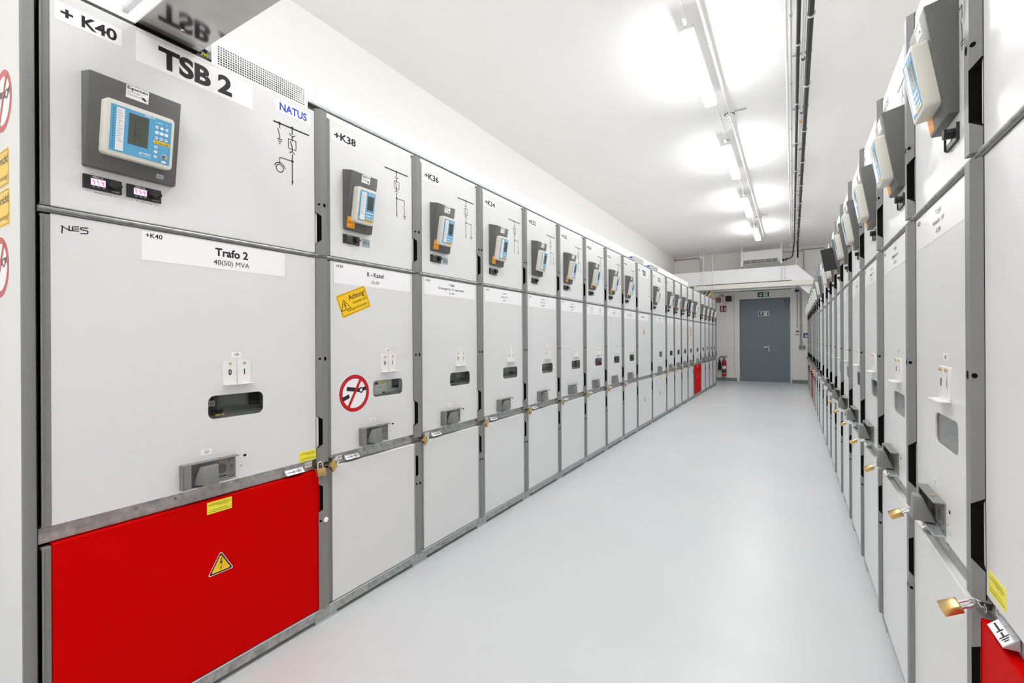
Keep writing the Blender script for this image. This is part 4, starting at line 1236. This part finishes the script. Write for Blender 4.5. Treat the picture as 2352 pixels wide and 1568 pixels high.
# ------------------------------------------------------------------ ceiling fittings
LX = -.687
for i, c in enumerate((-2.6, -.60, 1.88, 4.36, 6.83, 9.30, 11.77)):
    lab = {3: 'nearest glowing luminaire under the ceiling', 4: 'second glowing luminaire under the ceiling', 5: 'third glowing luminaire under the ceiling', 6: 'farthest glowing luminaire by the air conditioner'}.get(i, 'glowing ceiling luminaire behind the camera')
    o = thing('ceiling_luminaire', lab, 'lamp', (LX, c, 3.535), 0, 'ceiling luminaires')
    def lamp_base(b):
        b.box(-.059, .059, -.645, .645, .0365, .056, 'plastic', .006, 2); b.box(-.04, .04, -.63, .63, .056, .095, 'plastic', .006, 2)
        b.box(-.02, .02, -.45, -.42, .095, .185, 'zinc'); b.box(-.02, .02, .42, .45, .095, .185, 'zinc')
        b.cyl((0, -.645, .078), (0, -.05, 0), .014, 'plastic', 10); b.cyl((0, .645, .078), (0, .05, 0), .014, 'plastic', 10)
    def lamp_glow(b): b.box(-.052, .052, -.635, .635, 0, .036, 'lampglow', .012, 3)
    for nm, fn in (('lamp_housing', lamp_base), ('diffuser', lamp_glow)):
        k = (nm, 'lamp')
        if k not in _CACHE: b = MB(); fn(b); _CACHE[k] = b.mesh(nm, flip=False)
        link(nm, _CACHE[k], o, 'glowing white diffuser' if nm == 'diffuser' else None)

def pipe(name, label, cat, pts, r, m, clamps=(), cl_m='zinc', clr=None, cc='black', group=None, post=True):
    o = thing(name, label, cat, group=group)
    wpart('pipe_run' if 'pipe' in name else 'conduit_run', lambda b: b.tube(pts, r, m, 12), o)
    for (cx, cy, cz) in clamps:
        def cl(b):
            R = clr or r * 1.35
            b.cyl((cx, cy - .011, cz), (0, .022, 0), R, cl_m, 14)
            if post: b.cyl((cx, cy, cz + R * .8), (0, 0, max(.004, ZC - .003 - cz - R * .8)), .004, cl_m, 6)
        wpart('pipe_clamp', cl, o)
    return o

YEND = 13.92
ys_big = [2.95 + 1.1 * i for i in range(11)]
pipe('insulated_pipe', 'thick black insulated pipe running under the ceiling', 'pipe', [(.128, -1.5, 3.6), (.118, 13.9, 3.6), (.118, 14.0, 3.58), (.118, 14.03, 3.50), (.118, 14.03, 3.30)], .0205, 'rubber', [(.126, y_, 3.6) for y_ in ys_big], 'aluminium')
pipe('insulated_pipe', 'thin black insulated pipe beside the thick one under the ceiling', 'pipe', [(.050, -1.5, 3.6), (.043, 13.45, 3.6), (.036, 13.62, 3.58), (.026, 13.72, 3.50), (.015, 13.76, 3.40), (.0, 13.78, 3.31), (-.06, 13.80, 3.265), (-.23, 13.86, 3.26)], .0145, 'rubber', [(.048, y_ + .35, 3.6) for y_ in ys_big[:-1]], 'aluminium')
pipe('slim_pipe', 'slim pale pipe between the two black pipes', 'pipe', [(.088, -1.5, 3.605), (.082, 13.9, 3.605), (.082, 13.95, 3.585), (.082, 13.97, 3.15)], .0105, 'pipewhite', [(.087, y_ + .62, 3.605) for y_ in ys_big[:-1]], 'black')
pipe('ceiling_conduit', 'white conduit along the ceiling beside the black pipes', 'conduit', [(-.031, -1.5, 3.62), (-.036, 13.5, 3.62)], .0105, 'pipewhite', [(-.034, y_, 3.62) for y_ in ys_big], 'pipewhite')
pipe('ceiling_conduit', 'second white conduit between the first one and the thin black pipe', 'conduit', [(-.000, -1.5, 3.64), (-.006, 13.5, 3.64)], .009, 'pipewhite', [(-.003, y_, 3.64) for y_ in ys_big], 'zinc')
wthing('marker_band', 'orange marker band on the slim pale pipe', 'marker', lambda b: b.cyl((.085, 5.98, 3.605), (0, .05, 0), .0135, 'orange', 12))
for i in range(9):
    yb = 3.6 + 1.1 * i
    wthing('mounting_rail', 'short zinc mounting rail above the pipes, number %s from the camera' % ('one two three four five six seven eight nine'.split()[i]), 'rail',
           lambda b: b.box(-.01, .155, yb - .014, yb + .014, 3.66, 3.682, 'zinc', .002), 'mounting rails above the pipes')

# conduit of the luminaires
CXX = -.584
pipe('ceiling_conduit', 'long white conduit with smoke detectors beside the luminaires', 'conduit', [(CXX + .01, -3.0, 3.685), (CXX, 13.1, 3.685)], .0125, 'pipewhite', [(CXX + .003, .9 + .82 * i, 3.685) for i in range(15)], 'pipewhite', .017)
for i, (a, c) in enumerate(((-1.85, -1.36), (.12, 1.13), (2.62, 3.61), (5.10, 6.08), (7.58, 8.55), (10.06, 11.02))):
    lab = ['short white conduit behind the camera', 'short white conduit above the camera', 'white conduit stub leading into the nearest luminaire', 'white conduit piece between the first and second luminaires', 'white conduit piece between the second and third luminaires', 'white conduit piece between the third and fourth luminaires'][i]
    def cs(b):
        b.tube([(LX, a, 3.68), (LX, c - .05, 3.68), (LX, c + .04, 3.62)], .0105, 'pipewhite', 10)
        b.tube([(LX, c + .03, 3.625), (LX, c + .06, 3.612)], .0145, 'pipewhite', 10)
        b.cyl((LX, (a + c) / 2, 3.675), (0, 0, .045), .008, 'pipewhite', 8)
    wthing('lamp_conduit', lab, 'conduit', cs, 'conduit pieces between the luminaires')
for sy, lab in ((5.62, 'white smoke detector on the conduit past the nearest luminaire'), (10.66, 'white smoke detector on the conduit near the third luminaire')):
    o = thing('smoke_detector', lab, 'smoke detector', (CXX, sy, 3.72))
    def sd(b):
        b.lathe((0, 0, 0), [(.052, -.001), (.052, -.02), (.046, -.026)], 'plastic', 24)
        b.lathe((0, 0, -.04), [(.046, .014), (.040, -.006), (.022, -.014)], 'plastic', 24)
    def sdr(b):
        for i in range(10):
            a = 2 * pi * i / 10
            b.box(.044 * cos(a) - .008, .044 * cos(a) + .008, .044 * sin(a) - .008, .044 * sin(a) + .008, -.034, -.028, 'dark')
    def sda(b): b.box(.05, .17, -.006, .006, -.012, -.004, 'pipegrey')
    for nm, fn, lb in (('detector_head', sd, None), ('detector_vent', sdr, 'dark slots'), ('detector_tag', sda, 'small grey tag bar')):
        k = (nm, 'sd')
        if k not in _CACHE: b = MB(); fn(b); _CACHE[k] = b.mesh(nm, flip=False)
        link(nm, _CACHE[k], o, lb)

# ------------------------------------------------------------------ far end: bridging duct, tray, air conditioner
YD = 13.80
o = thing('bridge_duct', 'white sheet metal duct bridging the aisle in front of the end wall', 'duct')
def bridge(b):
    prof = [(XL + .02, 2.70), (XL + .02, 3.085), (.105, 3.085), (.455, 2.70), (.60, 2.52), (.60, 2.30), (.34, 2.345), (.135, 2.555), (-.05, 2.60)]
    prof = [(XL + .02, 2.705), (XL + .02, 3.09), (.105, 3.09), (.60, 2.56), (.60, 2.33), (.345, 2.345), (.13, 2.57), (0.0, 2.705)]
    b.prism(prof, YD + .02, YD + .50, 'duct')
wpart('duct_body', bridge, o)
def seam(x): return lambda b: b.box(x - .006, x + .006, YD + .008, YD + .0195, 2.72, 3.085, 'duct', .001)
wpart('duct_seam', seam(-1.19), o); wpart('duct_seam', seam(-.305), o)
wpart('front_beam', lambda b: (b.box(-2.35, .62, YD - .055, YD + .018, 2.567, 2.690, 'ductcream', .003)), o, 'cream front beam')
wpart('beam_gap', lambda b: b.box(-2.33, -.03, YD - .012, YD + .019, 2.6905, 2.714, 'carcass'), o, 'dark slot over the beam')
o = thing('perforated_tray', 'perforated grey cable tray under the bridging duct', 'tray')
def ptray(b):
    b.box(-2.40, .06, YD + .06, YD + .36, 2.515, 2.518, 'galv')
    b.box(-2.40, .06, YD + .058, YD + .06, 2.515, 2.560, 'galv')
    b.box(-2.40, .06, YD + .36, YD + .362, 2.515, 2.560, 'galv')
wpart('tray_pan', ptray, o)
wpart('tray_slot', lambda b: [b.box(-2.3 + .058 * i, -2.3 + .058 * i + .03, YD + .0565, YD + .0585, 2.53, 2.545, 'white') for i in range(40)], o, 'row of slots')
wpart('tray_bracket', lambda b: b.box(-.03, .02, YD + .10, YD + .14, 2.44, 2.515, 'pipegrey'), o)
rr = random.Random(8)
for i in range(7):
    x0 = -2.24 + .055 * i
    mt = 'yellow' if i == 6 else ('pipegrey' if i in (2, 4) else 'rubber')
    lab = 'yellow cable hanging from the perforated tray' if i == 6 else ('grey cable hanging in the bundle' if mt == 'pipegrey' else 'black cable hanging from the perforated tray into the row')
    dx = -.10
    wthing('hanging_cable', ('grey cable hanging from the tray, %s black ones' % ('left among the' if i == 2 else 'right among the')) if mt == 'pipegrey' else lab, 'cable',
           lambda b: b.tube([(x0, YD + .045, 2.545), (x0, YD + .045, 2.52), (x0 + dx * .3, YD - .02, 2.46), (x0 + dx * .8, YD - .12, 2.38), (x0 + dx, YD - .16, 2.20), (x0 + dx, YD - .17, 1.9)], .013 if mt != 'yellow' else .016, mt, 8), 'cables under the tray')
for (rx, ry, z0, lab) in ((-2.165, 13.72, 2.69, 'threaded rod over the beam, leftmost of the pair'), (-2.10, 13.73, 2.69, 'threaded rod over the beam, next to the leftmost rod'), (-1.862, 13.715, 2.25, 'long threaded rod reaching below the beam by the cables'),
                          (-2.10, 14.45, 3.09, 'threaded rod behind the bridging duct'), (-.245, 13.70, 2.69, 'threaded rod beside the air conditioner bracket'), (-.172, 13.72, 2.69, 'threaded rod between bracket and black pipes')):
    def rod(b):
        b.cyl((rx, ry, z0), (0, 0, ZC - z0), .0052 if 'behind' not in lab else .008, 'zinc', 8)
        b.cyl((rx, ry, ZC - .025), (0, 0, .025), .011, 'zinc', 8)
        if 'long' in lab: b.box(rx - .045, rx + .045, ry - .02, ry + .02, z0 - .01, z0 + .02, 'zinc')
    wthing('threaded_rod', lab, 'rod', rod, 'threaded rods from the ceiling')

o = thing('air_conditioner', 'white wall-type air conditioner hung on brackets above the bridging duct', 'air conditioner')
AY = 13.95
def ac(b):
    P = [(AY + .20, 3.235), (AY + .20, 3.575), (AY + .03, 3.575), (AY, 3.55), (AY, 3.33), (AY + .045, 3.245), (AY + .07, 3.235)]
    pts = [(x, p[0], p[1]) for x in (-1.150, -.262) for p in P]; k = len(P)
    b.add(pts, [tuple(range(k)), tuple(range(k, 2 * k))] + [(i, (i + 1) % k, k + (i + 1) % k, k + i) for i in range(k)], 'plastic')
wpart('unit_body', ac, o)
def louvre(b):
    b.add([(-1.125, AY + .003, 3.322), (-.335, AY + .003, 3.322), (-.335, AY + .043, 3.246), (-1.125, AY + .043, 3.246)], [(0, 1, 2, 3)], 'interior')
wpart('air_outlet', louvre, o, 'dark outlet slot')
def slats(b):
    for t in (.33, .66):
        b.box(-1.12, -.34, AY - .004 + .04 * t, AY + .004 + .04 * t, 3.322 - .076 * t - .003, 3.322 - .076 * t + .003, 'plastic')
    for x in (-.96, -.79, -.62, -.45): b.box(x - .003, x + .003, AY + .002, AY + .036, 3.25, 3.32, 'plastic')
wpart('outlet_vane', slats, o)
def bracket(x): return lambda b: (b.box(x - .02, x + .02, AY - .02, AY - .012, 3.17, ZC, 'aluminium'), b.box(x - .035, x + .035, AY - .03, AY + .05, ZC - .012, ZC, 'zinc'), [b.box(x - .006, x + .006, AY - .0212, AY - .02, 3.58 + .03 * i, 3.592 + .03 * i, 'dark') for i in range(4)], b.box(x - .02, x + .02, AY - .02, AY + .2, 3.165, 3.173, 'zinc'))
wpart('hanging_bracket', bracket(-1.167), o); wpart('hanging_bracket', bracket(-.245), o)
wpart('refrigerant_hose', lambda b: b.tube([(-.262, AY + .06, 3.25), (-.2, AY + .04, 3.255), (-.14, AY, 3.26)], .02, 'rubber'), o, 'black hose stub')

# ------------------------------------------------------------------ end wall fittings
def wallbox(b, x0, x1, z0, z1, d, m, bev=.003): b.box(x0, x1, YE - d, YE - .0005, z0, z1, m, bev)
def to_wall(fn):
    """draw flat marks in (s, n, z) on the end wall: s -> x, n towards the room"""
    def g(b):
        c = MB(); fn(c)
        base = len(b.v); b.v += [Vector((p[0], YE - p[1], p[2])) for p in c.v]
        for f, m in zip(c.f, c.fm): b.f.append(tuple(base + i for i in f)); b.fm.append(b.mi(c.mats[m]))
    return g
def running_man(b, c, h, n, m):
    q = lambda u, v: (c[0] + u * h, c[1] + v * h)
    b.disc(q(-.05, .40), .075 * h, n, m, 10)
    b.line(q(-.06, .30), q(.08, -.02), .13 * h, n, m)
    b.pline([q(-.08, .26), q(-.26, .16), q(-.30, .02)], .06 * h, n, m); b.pline([q(-.02, .24), q(.14, .14), q(.26, .2)], .06 * h, n, m)
    b.pline([q(.06, .0), q(-.12, -.14), q(-.34, -.14)], .08 * h, n, m); b.pline([q(.08, .0), q(.2, -.2), q(.12, -.42)], .08 * h, n, m)
def arrow(b, c, h, n, up):
    s = 1 if up else -1
    b.line((c[0], c[1] - s * .40 * h), (c[0], c[1] + s * .2 * h), .15 * h, n, 'white')
    b.pline([(c[0] - .28 * h, c[1] + s * .08 * h), (c[0], c[1] + s * .38 * h), (c[0] + .28 * h, c[1] + s * .08 * h)], .14 * h, n, 'white')
def exit_sign(x0, x1, z0, z1, up, base, d):
    def f(b):
        b.box(x0, x1, base, base + d, z0, z1, 'white', .001)
        n = base + d + .0004; m = .012
        b.rect(x0 + m, x1 - m, z0 + m, z1 - m, n, 'green')
        h = z1 - z0 - 2 * m
        arrow(b, (x0 + .28 * (x1 - x0), (z0 + z1) / 2), h * .9, n + .0004, up)
        xm = x0 + .68 * (x1 - x0)
        b.rect(xm - .38 * h, xm + .38 * h, z0 + m + .06 * h, z1 - m - .06 * h, n + .0004, 'white')
        running_man(b, (xm, (z0 + z1) / 2), h * .9, n + .0008, 'green')
    return to_wall(f)
SC = YE / 14.5
wthing('exit_sign', 'green exit sign with downward arrow over the door', 'sign', exit_sign(-.862, -.556, 2.398, 2.555, False, .0, .02))
# the lower sign is stuck to the door leaf
wthing('exit_sign', 'green exit sign with upward arrow stuck on the door', 'sign', exit_sign(-.838, -.570, 1.868, 2.000, True, -.0118, .002))
def fire_sign(b):
    x0, x1, z0, z1 = -1.835, -1.660, 2.020, 2.202
    b.box(x0, x1, 0, .003, z0, z1, 'darkred')
    n = .0034
    b.box(x0 + .035, x0 + .068, .003, n, z0 + .03, z0 + .12, 'white'); b.box(x0 + .04, x0 + .063, .003, n, z0 + .125, z0 + .148, 'white'); b.line((x0 + .03, z0 + .15), (x0 + .06, z0 + .165), .008, n, 'white')
    b.flat([(x0 + .115, z0 + .03), (x0 + .15, z0 + .03), (x0 + .158, z0 + .10), (x0 + .135, z0 + .14), (x0 + .125, z0 + .10)], n, 'white')
wthing('fire_sign', 'dark red fire extinguisher sign on the end wall', 'sign', to_wall(fire_sign))
o = thing('alarm_sounder', 'dark red square alarm sounder with round horn on the end wall', 'alarm')
wpart('sounder_box', lambda b: wallbox(b, -1.945, -1.813, 2.305, 2.435, .06, 'darkred', .008), o)
wpart('sounder_horn', to_wall(lambda b: (b.ring((-1.879, 2.37), .028, .045, .0605, 'ductcream', 0, 360, 24), b.disc((-1.879, 2.37), .028, .0603, 'dark', 20))), o, 'pale ring round a dark horn')
o = thing('warning_light', 'black square box with red lamp on the end wall', 'warning light')
wpart('light_box', lambda b: wallbox(b, -1.684, -1.520, 2.318, 2.478, .05, 'black', .006), o)
wpart('red_lens', lambda b: b.lathe((-1.602, YE - .05, 2.40), [(.035, 0), (.033, -.02), (.02, -.034)], 'darkred', 20, 'y'), o, 'red lens')
o = thing('junction_box', 'round grey junction box between sounder and warning light', 'junction box')
wpart('box_cap', lambda b: b.lathe((-1.766, YE - .0005, 2.508), [(.046, 0), (.046, -.03), (.040, -.034)], 'pipegrey', 20, 'y'), o)
wpart('box_cable', lambda b: (b.tube([(-1.80, YE - .012, 2.50), (-1.855, YE - .012, 2.485), (-1.873, YE - .012, 2.44)], .006, 'pipegrey', 6),
                              b.tube([(-1.75, YE - .012, 2.47)] + [(-1.69 - .06 * cos(pi * i / 10), YE - .012, 2.33 - .085 * sin(pi * i / 10)) for i in range(9)], .006, 'pipegrey', 6)), o)
def vconduit(name, lab, pts, r, m): wthing(name, lab, 'conduit', lambda b: b.tube(pts, r, m, 8), 'conduits on the end wall')
yw = YE - .018
vconduit('wall_conduit', 'vertical conduit beside the left edge of the door', [(-1.452, yw, 2.55), (-1.452, yw, .25), (-1.44, yw, .2), (-1.38, yw, .14)], .014, 'ductcream')
vconduit('wall_conduit', 'grey conduit bending down from the upper left corner of the end wall', [(-3.09, yw, 3.655), (-2.48, yw, 3.66), (-2.40, yw, 3.64), (-2.36, yw, 3.58), (-2.355, yw, 3.50), (-2.355, yw, 2.8)], .02, 'pipegrey')
wthing('conduit_socket', 'rusty conduit stub in the upper left corner of the end wall', 'conduit', lambda b: b.cyl((-3.125, yw, 3.655), (.05, 0, 0), .028, 'copper', 10))
vconduit('wall_conduit', 'thin conduit down to the thermostat', [(.105, yw, 2.62), (.105, yw, 1.506)], .010, 'pipegrey')
vconduit('wall_conduit', 'conduit down to the first socket of the pair', [(.175, yw, 2.9), (.175, yw, 1.10), (.165, yw, 1.05)], .010, 'pipegrey')
vconduit('wall_conduit', 'conduit down to the second socket of the pair', [(.205, yw, 2.9), (.205, yw, 1.10), (.215, yw, 1.05)], .010, 'pipegrey')
vconduit('wall_conduit', 'horizontal conduit high on the end wall behind the air conditioner', [(-.80, yw, 3.62), (.22, yw, 3.61), (.25, yw, 3.60), (.26, yw, 3.56), (.26, yw, 2.8)], .013, 'pipegrey')
vconduit('wall_conduit', 'conduit high on the end wall above the right row', [(.20, yw, 3.64), (.70, yw, 3.64), (.75, yw, 3.62), (.76, yw, 3.58), (.76, yw, 2.8)], .016, 'pipegrey')
wthing('thermostat', 'small white thermostat beside the door', 'thermostat', lambda b: (wallbox(b, .058, .172, 1.345, 1.465, .03, 'plastic', .004), wallbox(b, .075, .155, 1.395, 1.44, .0308, 'lcd', 0), wallbox(b, .05, .178, 1.335, 1.346, .034, 'pipegrey', .001)))
for x0, lab in ((.140, 'grey wall socket, one of two, nearer the door'), (.213, 'grey wall socket, one of two, nearer the row')):
    o = thing('wall_socket', lab, 'socket', group='pair of wall sockets')
    wpart('socket_box', lambda b: wallbox(b, x0, x0 + .07, .935, 1.05, .045, 'pipegrey', .005), o)
    wpart('socket_plug', lambda b: b.cyl((x0 + .035, YE - .045, .985), (0, -.012, 0), .018, 'darkred', 12), o, 'dark red centre')
def bsign(b):
    b.box(.250, .345, 0, .003, 1.245, 1.375, 'bluesign'); b.rect(.285, .335, 1.265, 1.325, .0034, 'white'); b.text('Info', .30, 1.345, .016, .0034, 'white', 'c', 0, res=1)
wthing('blue_sign', 'blue square sign on the end wall at the right row', 'sign', to_wall(bsign))
wthing('door_closer_box', 'small black twin fitting over the conduits by the duct', 'fitting', lambda b: (wallbox(b, .055, .095, 2.50, 2.56, .04, 'black', .004), wallbox(b, .105, .145, 2.50, 2.56, .04, 'black', .004)))

# fire extinguisher
o = thing('fire_extinguisher', 'red fire extinguisher with black horn hung on the end wall', 'fire extinguisher', (-1.72, YE - .095, .13))
def lp(name, fn, label=None):
    b = MB(); fn(b); return link(name, b.mesh(name, flip=False), o, label)
lp('cylinder', lambda b: b.lathe((0, 0, 0), [(.055, 0), (.066, .012), (.066, .40), (.060, .44), (.042, .475), (.022, .495), (.02, .52)], 'firered', 28))
lp('neck_ring', lambda b: b.lathe((0, 0, .375), [(.068, 0), (.068, .018)], 'black', 28))
def vlv(b):
    b.cyl((0, 0, .515), (0, 0, .045), .017, 'black', 12)
    b.tube([(0, 0, .555), (.04, -.01, .565), (.095, -.02, .555)], .008, 'black', 8)
lp('valve', vlv)
lp('lever', lambda b: b.tube([(-.01, 0, .57), (.03, -.01, .592), (.095, -.02, .615)], .007, 'firered', 8), 'red squeeze lever')
lp('hose', lambda b: b.tube([(-.01, 0, .55), (-.05, -.02, .585), (-.10, -.03, .575), (-.125, -.03, .52), (-.125, -.03, .46)], .013, 'black', 8), 'black hose')
lp('horn', lambda b: b.lathe((-.118, -.02, .20), [(.042, 0), (.044, .02), (.040, .20), (.022, .26), (.016, .28)], 'black', 18), 'black discharge horn')
def exl(b):
    for i, (z0, z1, m, nn) in enumerate(((.085, .31, 'white', .0668), (.09, .235, 'tagblue', .0672), (.10, .21, 'carcass', .0676))):
        pts = []; fs = []
        for j in range(13):
            a = radians(215 + 110 * j / 12)
            pts += [(nn * cos(a), nn * sin(a), z0), (nn * cos(a), nn * sin(a), z1)]
        for j in range(12): fs.append((2 * j, 2 * j + 2, 2 * j + 3, 2 * j + 1))
        b.add(pts, fs, m)
lp('instruction_label', exl, 'white and grey printed label')
lp('wall_hook', lambda b: b.box(-.02, .02, .05, .0945, .42, .50, 'black'))
